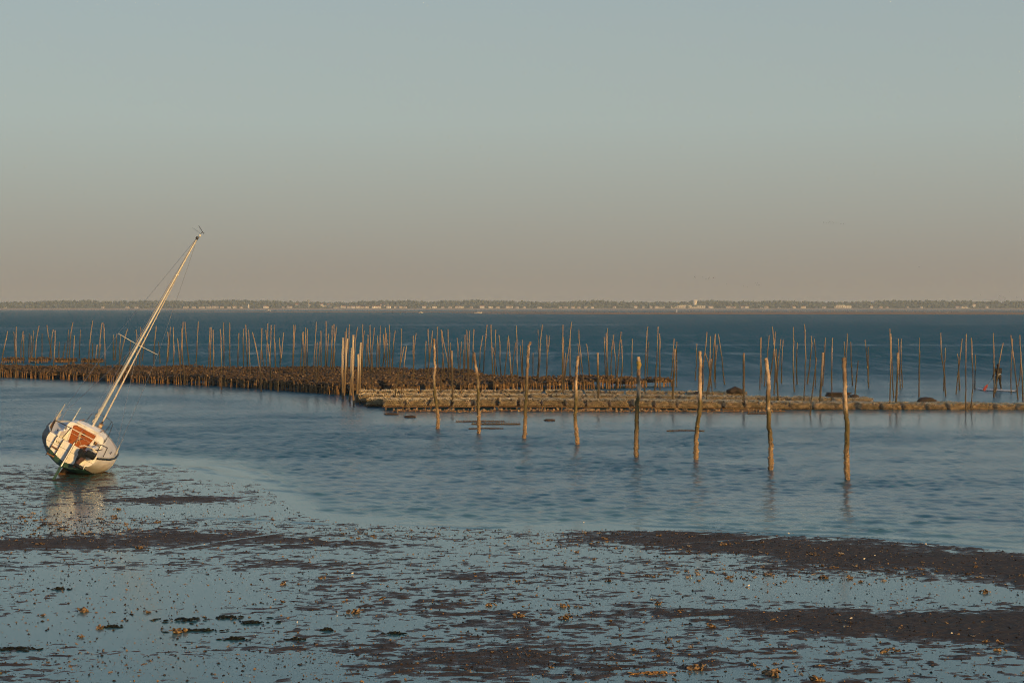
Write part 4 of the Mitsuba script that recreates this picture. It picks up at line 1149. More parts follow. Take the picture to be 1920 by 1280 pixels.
rail('stern_rail', [[0.75, 1.04, 1.33], [0.10, 0.95, 1.36], [-0.02, 0.80, 1.385], [-0.02, 0.32, 1.39]], 0.017)
rail('stern_rail', [[-0.02, 0.32, 1.39], [-0.02, -0.52, 1.40], [0.0, -0.80, 1.37]], 0.017, 'propeller_white', label='white part of the stern rail on the right')
for (a, b) in (((0.10, 0.90, 0.93), (0.08, 0.95, 1.36)), ((0.75, 1.0, 0.94), (0.75, 1.04, 1.33)), ((0.03, 0.45, 0.93), (-0.02, 0.36, 1.39)), ((0.03, -0.84, 0.93), (0.0, -0.80, 1.37))):
    rail('rail_post', [a, b])
rail('stern_rail', [[0.0, -0.80, 1.37], [0.75, -1.0, 1.30]], 0.017)
rail('rail_post', [[0.75, -1.02, 0.94], [0.75, -1.0, 1.30]])
for x in (2.2, 3.7):
    for side in (1, -1):
        rail('stanchion', [[x, side * (beam_f(x) - 0.06), sheer_f(x)], [x, side * (beam_f(x) - 0.04), sheer_f(x) + 0.52]], 0.012, 'steel')
for side in (1, -1):
    rail('lifeline', [[0.75, side * 1.02, 1.31], [2.2, side * (beam_f(2.2) - 0.04), sheer_f(2.2) + 0.51], [3.7, side * (beam_f(3.7) - 0.04), sheer_f(3.7) + 0.51], [5.3, side * 0.44, 1.66]], 0.005, 'steel')
    rail('pulpit', [[5.3, side * 0.50, sheer_f(5.3)], [5.3, side * 0.44, 1.66], [5.7, side * 0.32, 1.71], [6.02, side * 0.12, 1.72], [6.04, 0, 1.72]], 0.010, 'dark_tube')
    rail('pulpit', [[5.7, side * 0.28, 1.2], [5.7, side * 0.32, 1.71]], 0.010, 'dark_tube')
part('danbuoy', tube([[0.75, 1.02, 1.25], [0.72, 0.99, 1.95]], [0.03, 0.008], 6), 'rope', 40)
part('flagstaff', tube([[1.9, 0.6, 1.45], [1.9, 0.58, 2.0]], [0.022, 0.006], 6), 'propeller_white', 40)
part('horseshoe_buoy', tube([[0.30 + 0.13 * math.cos(a), 0.98, 1.16 + 0.15 * math.sin(a)] for a in np.linspace(-0.8, 3.9, 12)], 0.035, 6), 'teak', 40)
for (x, yy) in ((1.1, 0.82), (0.2, -0.80), (2.4, -1.08), (2.75, -1.06)):
    part('cleat', cat([box((0.16, 0.03, 0.02), (x, yy, 1.02)), box((0.05, 0.03, 0.05), (x, yy, 0.99))]), 'dark_tube', False)

# rudder and tiller
rd = [(-0.04, 1.05), (-0.20, 1.05), (-0.24, 0.6), (-0.30, 0.1), (-0.36, -0.46), (-0.16, -0.48), (-0.08, 0.1), (-0.05, 0.6)]
pv = np.array([[a, 0.028, b] for a, b in rd] + [[a, -0.028, b] for a, b in rd])
part('rudder', hull(pv), 'dark_teak', False, label='long narrow rudder hung on the transom')
part('rudder__blade', hull(np.array([[a * 1.02 - 0.004, s * 0.034, b] for s in (1, -1) for a, b in ((-0.10, 0.30), (-0.29, 0.30), (-0.37, -0.47), (-0.17, -0.49))])), 'bottom_paint', False)
part('rudder__edge', hull(np.array([[a - o, s, b] for o in (0.0, 0.02) for s in (-0.034, 0.0) for a, b in ((-0.20, 1.04), (-0.24, 0.6), (-0.30, 0.12))])), 'gelcoat', False)  # pale strip that paints in the sunlit edge of the rudder
part('rudder__tiller', tube([[-0.12, 0, 1.06], [0.3, -0.05, 1.13], [0.95, -0.14, 1.20]], [0.030, 0.026, 0.018], 7), 'teak', 40)
part('rudder__pintle', cat([box((0.10, 0.08, 0.05), (-0.04, 0, zz)) for zz in (0.42, 0.82)]), 'steel', False, kind='stuff')
part('mainsheet_tackle', cat([rounded((0.06, 0.07, 0.14), 0.02, (-0.02, -0.02, 1.36)), rounded((0.06, 0.06, 0.11), 0.02, (0.0, -0.06, 1.22)), tube([[-0.02, -0.02, 1.3], [0.02, -0.06, 1.0]], 0.008, 4), tube([[0.0, -0.05, 1.2], [0.5, -0.40, 0.80]], 0.008, 4)]), 'rope', False, kind='stuff')

# boarding ladder
ld = 'boarding_ladder'
for yy in (0.62, 0.37):
    part(ld + '__side_rail', tube([[0.05, yy, 0.93], [-0.06, yy, 0.95], [-0.10, yy + 0.01, 0.88], [-0.09, yy + 0.02, 0.18]], 0.017, 7), 'dark_tube', 40)
for zz in (0.56, 0.27):
    part(ld + '__step', box((0.05, 0.27, 0.035), (-0.095, 0.505, zz)), 'teak', False)
    part(ld + '__step_bracket', tube([[-0.02, 0.65, zz - 0.03], [-0.10, 0.35, zz - 0.03]], 0.012, 6), 'dark_tube', 40)
pl_ = part('registration_plate', box((0.006, 0.17, 0.11), (-0.006, 0.495, 0.76)), 'propeller_white', False)
tm = text_mesh('E.80', 0.062, 0.004, True)
w = tm.bounds[1][0] - tm.bounds[0][0]
tv = np.array(tm.vertices)
part('registration_plate__letters', trimesh.Trimesh(np.stack([-0.011 - tv[:, 2], 0.495 + w / 2 - tv[:, 0], 0.73 + tv[:, 1]], -1), tm.faces, process=False), 'ink', False, kind='stuff')

# outboard motor tilted on its bracket
om = 'outboard_motor'
part(om + '__cowl', rounded((0.30, 0.36, 0.24), 0.06, (-0.25, -0.69, 0.93), 12), 'motor_black', 50, label='glossy black engine cowl')
part(om + '__powerhead', cat([rounded((0.24, 0.26, 0.20), 0.03, (-0.22, -0.47, 0.82)), rounded((0.14, 0.13, 0.20), 0.02, (-0.20, -0.33, 0.86)), rounded((0.10, 0.10, 0.16), 0.02, (-0.28, -0.40, 0.72)), box((0.12, 0.20, 0.03), (-0.24, -0.44, 0.95))]), 'motor_black', 40, kind='stuff')
part(om + '__leg', hull(np.vstack([rounded((0.16, 0.18, 0.10), 0.04, (-0.25, -0.52, 0.72)).vertices, rounded((0.12, 0.09, 0.10), 0.03, (-0.30, -0.40, 0.34)).vertices])), 'motor_grey', 40)
part(om + '__lower_unit', rounded((0.16, 0.34, 0.12), 0.05, (-0.34, -0.52, 0.40)), 'motor_black', 40)
part(om + '__bracket', cat([box((0.10, 0.20, 0.34), (-0.06, -0.42, 0.68)), tube([[-0.1, -0.32, 0.85], [-0.16, -0.34, 0.52], [-0.08, -0.38, 0.36]], 0.022, 6), tube([[-0.1, -0.52, 0.85], [-0.2, -0.50, 0.55]], 0.02, 6)]), 'dark_tube', False, kind='stuff')
blades = []
for k in range(3):
    a = 2.094 * k + 0.4
    c = np.array([-0.38 + 0.02, -0.70, 0.50])
    d1, d2 = np.array([math.cos(a) * 0.3, math.sin(a) * 0.3, math.cos(a) * 0.9]), np.array([0.2, 0, 0.1])
    e = np.array([math.cos(a) * 0.09, math.sin(a) * 0.03, math.sin(a) * 0.09])
    s2 = np.cross(e, [0, 1, 0])
    s2 = s2 / np.linalg.norm(s2) * 0.05
    blades.append(hull([c + e * 0.2, c + e + s2, c + e * 1.15, c + e - s2 + [0, 0.03, 0], c + e * 0.6 + [0, 0.02, 0]]))
part(om + '__propeller', cat(blades + [trimesh.creation.icosphere(subdivisions=2, radius=0.045).apply_translation([-0.36, -0.70, 0.50])]), 'propeller_white', False)
part(om + '__tiller_arm', tube([[-0.20, -0.60, 1.10], [0.05, -0.72, 1.10], [0.35, -0.90, 1.20]], 0.018, 6), 'dark_tube', 40)
part(om + '__hose', tube([[-0.16, -0.22, 1.0], [-0.20, -0.35, 1.10], [-0.2, -0.6, 1.14], [-0.12, -0.85, 1.08]], 0.022, 6), 'sail_cloth', 40)

# keel standing in the mud
kv = np.array([[a, s * t_, b] for s in (1, -1) for (a, t_, b) in ((1.5, 0.06, -0.05), (3.4, 0.06, -0.10), (1.65, 0.12, -0.47), (3.1, 0.12, -0.49))])
part('keel', hull(kv), 'keel_rust', False, label='rusty brown keel dug into the mud')

# ------------------------------------------------------------------ the paddler on a board
paint('wetsuit', (0.012, 0.012, 0.013), 0.7)
paint('skin', (0.42, 0.25, 0.17), 0.6)
paint('hair_dark', (0.02, 0.014, 0.010), 0.8)
paint('board_white', (0.60, 0.60, 0.60), 0.4)
paint('paddle_red', (0.17, 0.006, 0.020), 0.6)
paint('reflective_grey', (0.55, 0.55, 0.55), 0.5)


def body_mesh(bones, edge, taubin=8):
    parts = []
    for (a, ra), (b, rb) in bones:
        parts.append(m3.Manifold.batch_hull([m3.Manifold.sphere(ra, 14).translate(list(map(float, a))), m3.Manifold.sphere(rb, 14).translate(list(map(float, b)))]))
    m = m3.Manifold.batch_boolean(parts, m3.OpType.Add).refine_to_length(edge).to_mesh()
    g = trimesh.Trimesh(m.vert_properties[:, :3], m.tri_verts, process=True)
    trimesh.smoothing.filter_taubin(g, iterations=taubin)
    return g


# seen from behind: +y away from the camera, +x to the right
HIP_L, HIP_R = (-0.10, 0, 0.92), (0.11, 0.0, 0.92)
KN_L, KN_R = (-0.13, 0.05, 0.50), (0.16, 0.06, 0.50)
AN_L, AN_R = (-0.15, -0.03, 0.09), (0.19, -0.04, 0.09)
SH_L, SH_R = (-0.185, 0.05, 1.40), (0.195, 0.04, 1.41)
EL_L, EL_R = (-0.26, 0.10, 1.13), (0.27, 0.14, 1.15)
WR_L, WR_R = (-0.27, 0.26, 0.93), (0.02, 0.30, 1.08)
CHEST, WAIST, NECK, HEAD = (0.0, 0.03, 1.30), (0.0, 0.0, 1.08), (0.0, 0.06, 1.52), (0.0, 0.09, 1.64)


def grow(k):
    r = lambda p, q: (p, q * k)
    return [(r(HIP_L, .105), r(HIP_R, .105)), (r(HIP_L, .10), r(KN_L, .062)), (r(KN_L, .062), (AN_L, .042 * k)), (r(HIP_R, .10), r(KN_R, .062)), (r(KN_R, .062), (AN_R, .042 * k)),
            (r((-0.055, 0, 0.95), .11), r(WAIST, .115)), (r((0.06, 0, 0.95), .11), r(WAIST, .115)), (r(WAIST, .115), r((-0.08, 0.03, 1.32), .115)), (r(WAIST, .115), r((0.085, 0.03, 1.32), .115)),
            (r(SH_L, .075), r(SH_R, .075)), (r(SH_L, .062), r(EL_L, .047)), (r(EL_L, .047), r(WR_L, .033)), (r(SH_R, .062), r(EL_R, .047)), (r(EL_R, .047), r(WR_R, .033)), (r(CHEST, .10), r(NECK, .058))]


bones = grow(0.97)
bones += [((NECK, .052), (HEAD, .07)), ((HEAD, .092), ((0, 0.105, 1.60), .075)), (((0, 0.09, 1.66), .095), ((0, 0.10, 1.63), .09)), (((0, 0.19, 1.615), .016), ((0, 0.17, 1.64), .02)),
          (((-0.095, 0.09, 1.63), .018), ((-0.085, 0.09, 1.61), .016)), (((0.095, 0.09, 1.63), .018), ((0.085, 0.09, 1.61), .016))]
for an, toe in ((AN_L, (-0.20, 0.16, 0.035)), (AN_R, (0.24, 0.14, 0.035))):
    bones += [((an, .042), ((an[0], an[1] - 0.04, 0.04), .036)), (((an[0], an[1] - 0.04, 0.036), .034), (toe, .03))]
PA, PB = np.array([-0.72, 0.42, 0.16]), np.array([0.03, 0.31, 1.19])      # paddle from blade to grip
for wr, at_, sgn in ((WR_L, PA + (PB - PA) * 0.69, 1), (WR_R, PB, 1)):
    palm = np.array(wr) * 0.35 + at_ * 0.65 + np.array([0, -0.03, 0])
    bones.append(((wr, .030), (tuple(palm), .033)))
    d = (PB - PA) / np.linalg.norm(PB - PA)
    for f in range(4):
        root = palm + d * (0.030 - 0.020 * f)
        k1 = root + np.array([-0.028, 0.030, 0.0]) * (1 - 0.08 * abs(f - 1))
        bones += [((tuple(root), .010), (tuple(k1), .0095)), ((tuple(k1), .0095), (tuple(k1 + np.array([0.020, 0.028, -0.002])), .008))]
    bones.append(((tuple(palm + d * 0.028), .012), (tuple(palm + d * 0.045 + np.array([0.022, 0.030, 0])), .009)))
PLACE = T().translate([32.55, 121.3, 0.055]).rotate([0, 0, 1], 14)
per = tag('person', 'person in a black wetsuit standing and paddling, seen from behind', 'person')
scene[per + '__body'] = {**ply(body_mesh(bones, 0.022, 5), 'skin', True), 'to_world': PLACE}
suit = grow(1.12)
scene[per + '__wetsuit'] = {**ply(body_mesh(suit, 0.03, 6), 'wetsuit', True), 'to_world': PLACE}
scene[per + '__hair'] = {**ply(body_mesh([(((0, 0.07, 1.67), .100), ((0, 0.055, 1.61), .095)), (((0, 0.05, 1.58), .07), ((0, 0.03, 1.52), .06))], 0.025, 5), 'hair_dark', True), 'to_world': PLACE}
scene[per + '__waist_strap'] = {**ply(tube([[0.135 * math.cos(a) * 1.12, 0.128 * math.sin(a), 1.07 + 0.05 * math.cos(a)] for a in np.linspace(-2.2, 0.4, 9)], 0.020, 6), 'reflective_grey', 40), 'to_world': PLACE}
labels[per + '__waist_strap'] = {'label': 'pale strap across the back of the waist'}
pad = tag('paddle', 'paddle with a red blade held by the person in the wetsuit', 'paddle')
scene[pad + '__shaft'] = {**ply(tube([PA + (PB - PA) * 0.2, PB], 0.015, 7), 'dark_tube', 40), 'to_world': PLACE}
scene[pad + '__grip'] = {**ply(tube([PB + [-0.05, 0, -0.01], PB + [0.05, 0, 0.01]], 0.018, 7), 'dark_tube', 40), 'to_world': PLACE}
d = (PB - PA) / np.linalg.norm(PB - PA)
s_ = np.cross(d, [0, 1, 0])
s_ /= np.linalg.norm(s_)
bl = [PA + d * t_ + s_ * w_ * 0.8 * sg + np.array([0, o, 0]) for t_, w_ in ((-0.22, 0.06), (-0.16, 0.11), (0.02, 0.125), (0.18, 0.07), (0.28, 0.02)) for sg in (-1, 1) for o in (-0.012, 0.012)]
scene[pad + '__blade'] = {**ply(hull(bl), 'paddle_red', False), 'to_world': PLACE}
labels[pad + '__blade'] = {'label': 'bright red paddle blade'}
q = np.linspace(0, 1, 25)
bw = 0.39 * np.sin(np.pi * np.clip(q * 0.93 + 0.06, 0, 1)) ** 0.55
zc = 0.02 + 0.16 * np.clip(q - 0.72, 0, 1) ** 1.6 * 6 * 0.3
bvv = []
for t_, w_, z_ in zip(q, bw, zc):
    x_ = -1.55 + 3.2 * t_
    bvv += [[x_, w_ * math.cos(a) , z_ + 0.055 * math.sin(a)] for a in np.linspace(0, 2 * math.pi, 14, endpoint=False)]
bf = []
for i in range(24):
    for j in range(14):
        k = (j + 1) % 14
        bf += [[i * 14 + j, (i + 1) * 14 + j, (i + 1) * 14 + k], [i * 14 + j, (i + 1) * 14 + k, i * 14 + k]]
sup = put('paddle_board', (np.array(bvv), np.array(bf)), 'board_white', True)
scene[sup]['to_world'] = T().translate([32.5, 121.4, 0.03]).rotate([0, 0, 1], 128)
tag(sup, 'white stand-up paddle board afloat under the person in the wetsuit', 'paddle board')

# ------------------------------------------------------------------ houses and towers on the far shore
paint('house_wall', proc(lambda p, n, uv: mix((0.46, 0.42, 0.38), (0.82, 0.77, 0.70), mikit.cell_rand(p.x * 0.05, 0.0, 0.0))), 0.9)
paint('house_roof', proc(lambda p, n, uv: mix((0.26, 0.12, 0.07), (0.36, 0.20, 0.13), mikit.cell_rand(p.x * 0.05, 3.0, 0.0))), 0.9)
paint('concrete', proc(lambda p, n, uv: mix((0.60, 0.56, 0.51), (0.78, 0.73, 0.67), mikit.fbm(p.x * 0.2, p.y * 0.2, p.z * 0.2, 3))), 0.9)
paint('tower_grey', (0.22, 0.23, 0.20), 0.9)
paint('pane_dark', (0.05, 0.05, 0.05), 0.3)


def px_x(u, y):
    return (u - 960) * y / 3400.0


HOUSES = [  # photo column of each house along the shore, width in metres, height
    (9, 5, 3), (193, 6, 3), (239, 8, 3), (256, 7, 3), (349, 12, 3.5), (363, 10, 3), (379, 14, 3), (392, 10, 4), (404, 16, 4), (416, 9, 3.5), (430, 9, 3), (440, 9, 4.5), (452, 8, 3), (497, 7, 5),
    (500.8, 8, 4.5), (531, 6, 3), (543, 11, 5), (558, 11, 7), (582, 9, 6), (598, 10, 6), (607, 14, 7), (618, 12, 6.5), (631, 12, 5), (637, 10, 4), (644, 11, 5), (654, 9, 4), (662, 10, 4.5),
    (672, 10, 5), (680, 8, 4), (688, 9, 4), (701, 10, 4.5), (710, 12, 5), (717, 11, 7), (724, 12, 8), (729, 10, 5), (743, 9, 4), (751, 8, 4), (760, 7, 3.5), (795, 9, 4.5), (805, 8, 4),
    (815, 12, 5), (830, 7, 3), (844, 8, 3), (857, 9, 4), (865, 12, 5), (884, 7, 3), (904, 11, 5.5), (920, 11, 5), (933, 9, 3), (951, 9, 4), (958, 8, 4), (970, 6, 3), (983, 6, 3), (1012, 10, 3), (1051, 7, 3),
    (1061, 8, 3), (1074, 9, 3), (1085, 8, 3), (1098, 10, 3), (1110, 8, 3), (1152, 6, 4), (1192, 7, 5), (1206, 5, 3), (1221, 8, 5), (1231, 12, 4), (1240, 14, 4.5), (1263, 16, 5), (1332, 12, 4), (1366, 12, 4),
    (1375, 9, 3), (1392, 12, 4), (1400, 8, 4), (1430, 9, 4), (1437, 8, 4), (1460, 6, 3.5), (1488, 8, 4), (1506, 12, 4), (1532, 9, 4), (1545, 9, 3), (1634, 7, 5), (1651, 8, 3.5), (1663, 5, 3), (1701, 5, 3),
    (1727, 5, 3), (1795, 10, 4), (1803, 9, 3), (1811, 8, 4), (1826, 7, 6), (1850, 6, 4), (1859, 9, 6), (1904, 9, 6)]
rg = np.random.default_rng(31)
cube = box((1, 1, 1), (0, 0, 0.5))
gable = hull([[-.56, -.56, 0], [.56, -.56, 0], [-.56, .56, 0], [.56, .56, 0], [-.5, 0, 1], [.5, 0, 1]])
PLY_WALL, PLY_ROOF, PLY_WIN = ply(cube, 'house_wall'), ply(gable, 'house_roof'), ply(box((1, 0.1, 1)), 'pane_dark')


def shore_part(u):
    for e, t in ((300, 'at the left of the far shore'), (480, 'left of the village'), (575, 'at the left end of the village'), (680, 'in the village just right of the grey tower'), (770, 'in the middle of the village'),
                 (930, 'at the right end of the village'), (1140, 'in the hamlet right of the village'), (1275, 'left of the white water tower'), (1480, 'right of the white water tower'), (1620, 'at the right among pines'), (2000, 'at the far right')):
        if u < e:
            return t


seen = {}
for u, w, h in sorted(HOUSES):
    y = 4048 + rg.uniform(-4, 10) + (12 if h > 5.5 else 0)
    x = px_x(u, y)
    z = 3.2 + (3.5 if h > 5.5 else 0.5)
    reg = shore_part(u)
    seen[reg] = seen.get(reg, 0) + 1
    k = tag(key_of('house'), f'tiny {"tall " if h > 5.5 else ""}pale house, {ORD[seen[reg] - 1]} from left {reg}', 'house', 'pale houses along the far shore')
    pl = T().translate([x, y, z]).rotate([0, 0, 1], float(rg.uniform(-25, 25)))
    hh = h * 0.72
    scene[k + '__wall'] = {**PLY_WALL, 'to_world': pl @ T().scale([w * 0.9, 7, hh])}
    scene[k + '__roof'] = {**PLY_ROOF, 'to_world': pl @ T().translate([0, 0, hh + 0.003]).scale([w * 0.9, 7, h * 0.42])}
    for j in range(2):
        again(k + '__window', PLY_WIN, pl @ T().translate([(j - 0.5) * w * 0.42, -3.52, hh * 0.5]).scale([1.1, 1, 1.2]))
for u, w, h, lab in ((1288, 44, 6.0, 'long low pale building left of the foot of the water tower'), (1311, 26, 4.6, 'low pale building at the foot of the water tower, right'), (1574, 24, 6, 'long pale building amid pines on the right shore'), (1588, 18, 4.5, 'smaller pale annex right of the long pale building')):
    x = px_x(u, 4056)
    k = tag(key_of('long_building'), lab, 'building')
    pl = T().translate([x, 4056, 3.8])
    scene[k + '__wall'] = {**PLY_WALL, 'to_world': pl @ T().scale([w, 9, h])}
    scene[k + '__roof'] = {**ply(box((1.02, 1.02, 0.4)), 'concrete'), 'to_world': pl @ T().translate([0, 0, h + 0.2]).scale([w, 9, 1])}
    for j in range(int(w / 5)):
        again(k + '__window', PLY_WIN, pl @ T().translate([-w / 2 + 2.5 + 5 * j, -4.53, h * 0.5]).scale([2.0, 1, 1.6]))


def lathe(profile, n=20):
    return trimesh.creation.revolve(np.array(profile), sections=n)


Y = 4054
k = tag('water_tower', 'white water tower shaped like a flaring cup on the right shore', 'water tower')
pl = T().translate([px_x(1302.8, Y), Y, 4])
scene[k + '__stem'] = {**ply(lathe([[0, 0], [3.2, 0], [3.0, 4], [3.2, 6.0], [0, 6.0]]), 'concrete', 40), 'to_world': pl}
scene[k + '__tank'] = {**ply(lathe([[0, 6.0], [3.4, 6.0], [5.4, 17.2], [5.4, 18.2], [0, 18.8]]), 'concrete', 40), 'to_world': pl}
scene[k + '__rim'] = {**ply(lathe([[5.42, 16.9], [5.7, 17.1], [5.7, 17.7], [5.42, 17.9]]), 'concrete', 40), 'to_world': pl}
k = tag('grey_tower', 'slim grey tower rising above the village on the far shore', 'tower')
pl = T().translate([px_x(578.5, 4056), 4056, 4.5])
scene[k + '__shaft'] = {**ply(lathe([[0, 0], [1.9, 0], [1.6, 13.5], [0, 13.5]], 12), 'tower_grey', 40), 'to_world': pl}
scene[k + '__tank'] = {**ply(lathe([[0, 13.5], [2.5, 13.5], [2.7, 14.2], [2.7, 16.6], [2.3, 17.2], [0, 17.4]], 12), 'tower_grey', 40), 'to_world': pl}
scene[k + '__mast'] = {**ply(tube([[0, 0, 17.2], [0, 0, 19.4]], 0.25, 6), 'tower_grey'), 'to_world': pl}
k = tag('beacon_tower', 'small white tower with a pointed top left of the village', 'tower')
pl = T().translate([px_x(466, 4052), 4052, 3.6])
scene[k + '__shaft'] = {**ply(lathe([[0, 0], [2.2, 0], [1.6, 5.5], [0, 5.5]], 12), 'house_wall', 40), 'to_world': pl}
scene[k + '__cap'] = {**ply(lathe([[0, 5.5], [1.9, 5.5], [0.9, 7.6], [0, 10.0]], 12), 'house_wall', 40), 'to_world': pl}
k = tag('hilltop_house', 'white block just above the treetops near the left', 'building')
pl = T().translate([px_x(125.8, 4240), 4240, 11])
scene[k + '__wall'] = {**PLY_WALL, 'to_world': pl @ T().scale([6, 6, 6.2])}
scene[k + '__upper_wall'] = {**PLY_WALL, 'to_world': pl @ T().translate([-1, 0, 6.2]).scale([3, 4, 2.0])}
for j in range(2):
    again(k + '__window', PLY_WIN, pl @ T().translate([-1.3 + 2.6 * j, -3.03, 4.6]).scale([1.2, 1, 1.0]))

# ------------------------------------------------------------------ marks, boats and stakes far out on the water
k = tag('beacon', 'white channel beacon standing in far water left of the water tower', 'beacon')
yb = 1800.0
pl = T().translate([px_x(1268.7, yb), yb, -0.3])
scene[k + '__post'] = {**ply(tube([[0, 0, 0], [0, 0, 3.1]], 0.42, 10), 'board_white', 40), 'to_world': pl}
scene[k + '__topmark'] = {**ply(lathe([[0, 3.1], [0.62, 3.1], [0.62, 3.5], [0, 3.9]], 10), 'board_white', 40), 'to_world': pl}


def small_boat(u, v, length, lab, cabin):
    y = 5.6 * 3400 / (v - 576)
    k = tag(key_of('motorboat'), lab, 'boat', 'small boats far out on the bay')
    pl = T().translate([px_x(u, y), y, 0.0]).rotate([0, 0, 1], 8)
    st = [(-0.5, .16, .10), (-0.2, .19, .10), (0.15, .17, .12), (0.38, .08, .14), (0.5, .005, .16)]
    vv = np.array([[length * a, s * length * b * (0.55 if lo else 1), (0.0 if lo else length * c)] for a, b, c in st for s in (-1, 1) for lo in (0, 1)])
    scene[k + '__hull'] = {**ply(hull(vv), 'board_white'), 'to_world': pl}
    scene[k + '__cabin'] = {**ply(hull(np.array([[length * a, s * length * 0.11, z] for a, z in ((-0.12, 0.1 * length), (0.2, 0.1 * length), (-0.08, 0.1 * length + cabin), (0.10, 0.1 * length + cabin)) for s in (-1, 1)])), 'board_white'), 'to_world': pl}
    scene[k + '__outboard_motor'] = {**ply(rounded((0.5, 0.5, 1.0), 0.12, (-0.53 * length, 0, 0.1 * length)), 'motor_black', 40), 'to_world': pl}
    return k


small_boat(789, 586.6, 4.6, 'tiny white motorboat under way in front of the village', 0.9)
small_boat(896.5, 587.3, 7.5, 'low pale work boat on the far water right of the motorboat', 0.5)
small_boat(503.5, 582.4, 6, 'tiny white boat moored close to the left end of the village', 1.2)
paint('foam', (0.62, 0.64, 0.66), 0.8)
wk = T().translate([px_x(781, 1790), 1790, 0.16]).rotate([0, 0, 1], 8)
k = put('wake', (np.array([[0.0, 0, 0.2], [-3, 1.2, 0.15], [-3, -1.2, 0.15], [-16, 2.0, 0.05], [-16, -2.0, 0.05], [-30, 0.6, 0.0]]), np.array([[0, 1, 2], [1, 3, 4], [1, 4, 2], [3, 5, 4]])), 'foam', True)
scene[k]['to_world'] = wk
tag(k, 'white foam behind the tiny motorboat', 'foam', kind='stuff')

rg = np.random.default_rng(41)
FAR = [(1444.7, 586), (1447.5, 586), (1481, 587), (1482.8, 586.5), (1489, 587.5), (1498, 586.5), (1503, 587), (1536, 587), (1551, 587.5), (1565.6, 587), (1575, 587.5), (1583, 587), (1589, 588), (1592, 587.3), (1597, 587.6),
       (1602, 587.2), (1606, 588), (1610, 587.2), (1699, 587.6), (1745.5, 586.8), (1756, 587.4), (1430, 588), (1712, 588), (1722, 588), (1734, 588.4), (1762, 588.2), (1778, 588), (1784, 586.9), (1801, 587), (1866, 588.6),
       (1298, 586), (1320, 586.3), (1352, 586.5), (1371, 587), (1391, 586.6), (1404, 587.2)]
FAR += [(690 + 12 * i + rg.uniform(-3, 3), 587.5 + rg.uniform(-0.8, 1.0)) for i in range(56)]
for u, v in FAR:
    y = 5.6 * 3400 / (v - 576)
    hgt = 2.2 if u > 1290 else 1.4
    m = tube([[0, 0, -0.6], [rg.normal(0, 0.1), 0, hgt * 0.5], [rg.normal(0, 0.2), 0, hgt * rg.uniform(0.8, 1.3)]], [0.17, 0.15, 0.12], 5)
    k = put('far_stake', m, 'pale_wood' if u > 1290 and rg.random() < 0.8 else 'stake_wood')
    scene[k]['to_world'] = T().translate([px_x(u, y), y, 0.15])
    tag(k, f'tiny far stake on the brown mudflat {"right" if u > 1303 else "left"} of the water tower', 'stake', f'tiny stakes on the mudflats {"right" if u > 1303 else "left"} of the water tower')

# ------------------------------------------------------------------ birds
paint('bird_dark', (0.03, 0.028, 0.025), 0.9)


def bird(seed):
    g = np.random.default_rng(seed)
    lift = g.uniform(-0.2, 0.55)
    b = trimesh.creation.icosphere(subdivisions=1)
    b = trimesh.Trimesh(b.vertices * [0.10, 0.32, 0.10], b.faces, process=False)
    w = []
    for s in (-1, 1):
        p = np.array([[0, 0.16, 0.02], [0, -0.14, 0.02], [s * 0.38, 0.20, 0.02 + lift * 0.34], [s * 0.38, -0.08, 0.02 + lift * 0.34], [s * 0.85, -0.05, 0.02 + lift * 0.2]])
        w.append(trimesh.Trimesh(np.vstack([p, p - [0, 0, 0.03]]), [[0, 2, 1], [1, 2, 3], [2, 4, 3], [5, 6, 7], [6, 8, 7], [7, 8, 9], [0, 5, 7], [0, 7, 2], [2, 7, 9], [2, 9, 4], [1, 3, 8], [1, 8, 6], [3, 4, 9], [3, 9, 8]], process=False))
    tail = hull([[-0.05, -0.28, 0], [0.05, -0.28, 0], [-0.09, -0.5, 0.01], [0.09, -0.5, 0.01], [0, -0.3, 0.03]])
    return ply(cat([b, *w, tail]), 'bird_dark')


BIRDS = [bird(900 + i) for i in range(6)]
flock = lambda pts, d, lab: [tag(again('bird', BIRDS[rg.integers(6)], T().translate([px_x(u, d), d, EYE + (576 - v) * d / 3400]).rotate([0, 0, 1], float(rg.uniform(60, 120))).rotate([0, 1, 0], float(rg.uniform(-20, 20)))), 'tiny dark bird flying in ' + lab, 'bird', 'birds in ' + lab) for u, v in pts]
flock([(1544.3, 417), (1548, 417.8), (1552, 417), (1555.5, 416.6), (1559.2, 416.7), (1563, 417.8), (1567.5, 418.7), (1572, 419), (1576, 420), (1581, 420), (1557, 420.4), (1560, 420.6)], 1500, 'the high line at the right')
flock([(1301 + rg.uniform(0, 38), 518.5 + rg.uniform(0, 6)) for _ in range(20)] + [(1362, 532.5)], 2000, 'the middle flock above the water tower')
flock([(1394, 536.8), (1400, 537.5), (1402, 538), (1411, 535.5), (1414, 533), (1417, 531.5), (1418, 533.5), (1420, 531), (1422, 534.3), (1425, 535)], 2000, 'the small flock right of the water tower')
flock([(1723, 501), (1735, 529), (1738, 528.2), (1748, 528.8), (1750, 528.4)], 2000, 'the few above the right shore')
flock([(1878 + rg.normal(0, 20), 562 + rg.normal(0, 5)) for _ in range(62)], 1900, 'the dense flock low at the right edge')
flock([(1460 + rg.uniform(0, 80), 556 + rg.uniform(0, 9)) for _ in range(16)], 2300, 'the faint flock over the woods right of the tower')

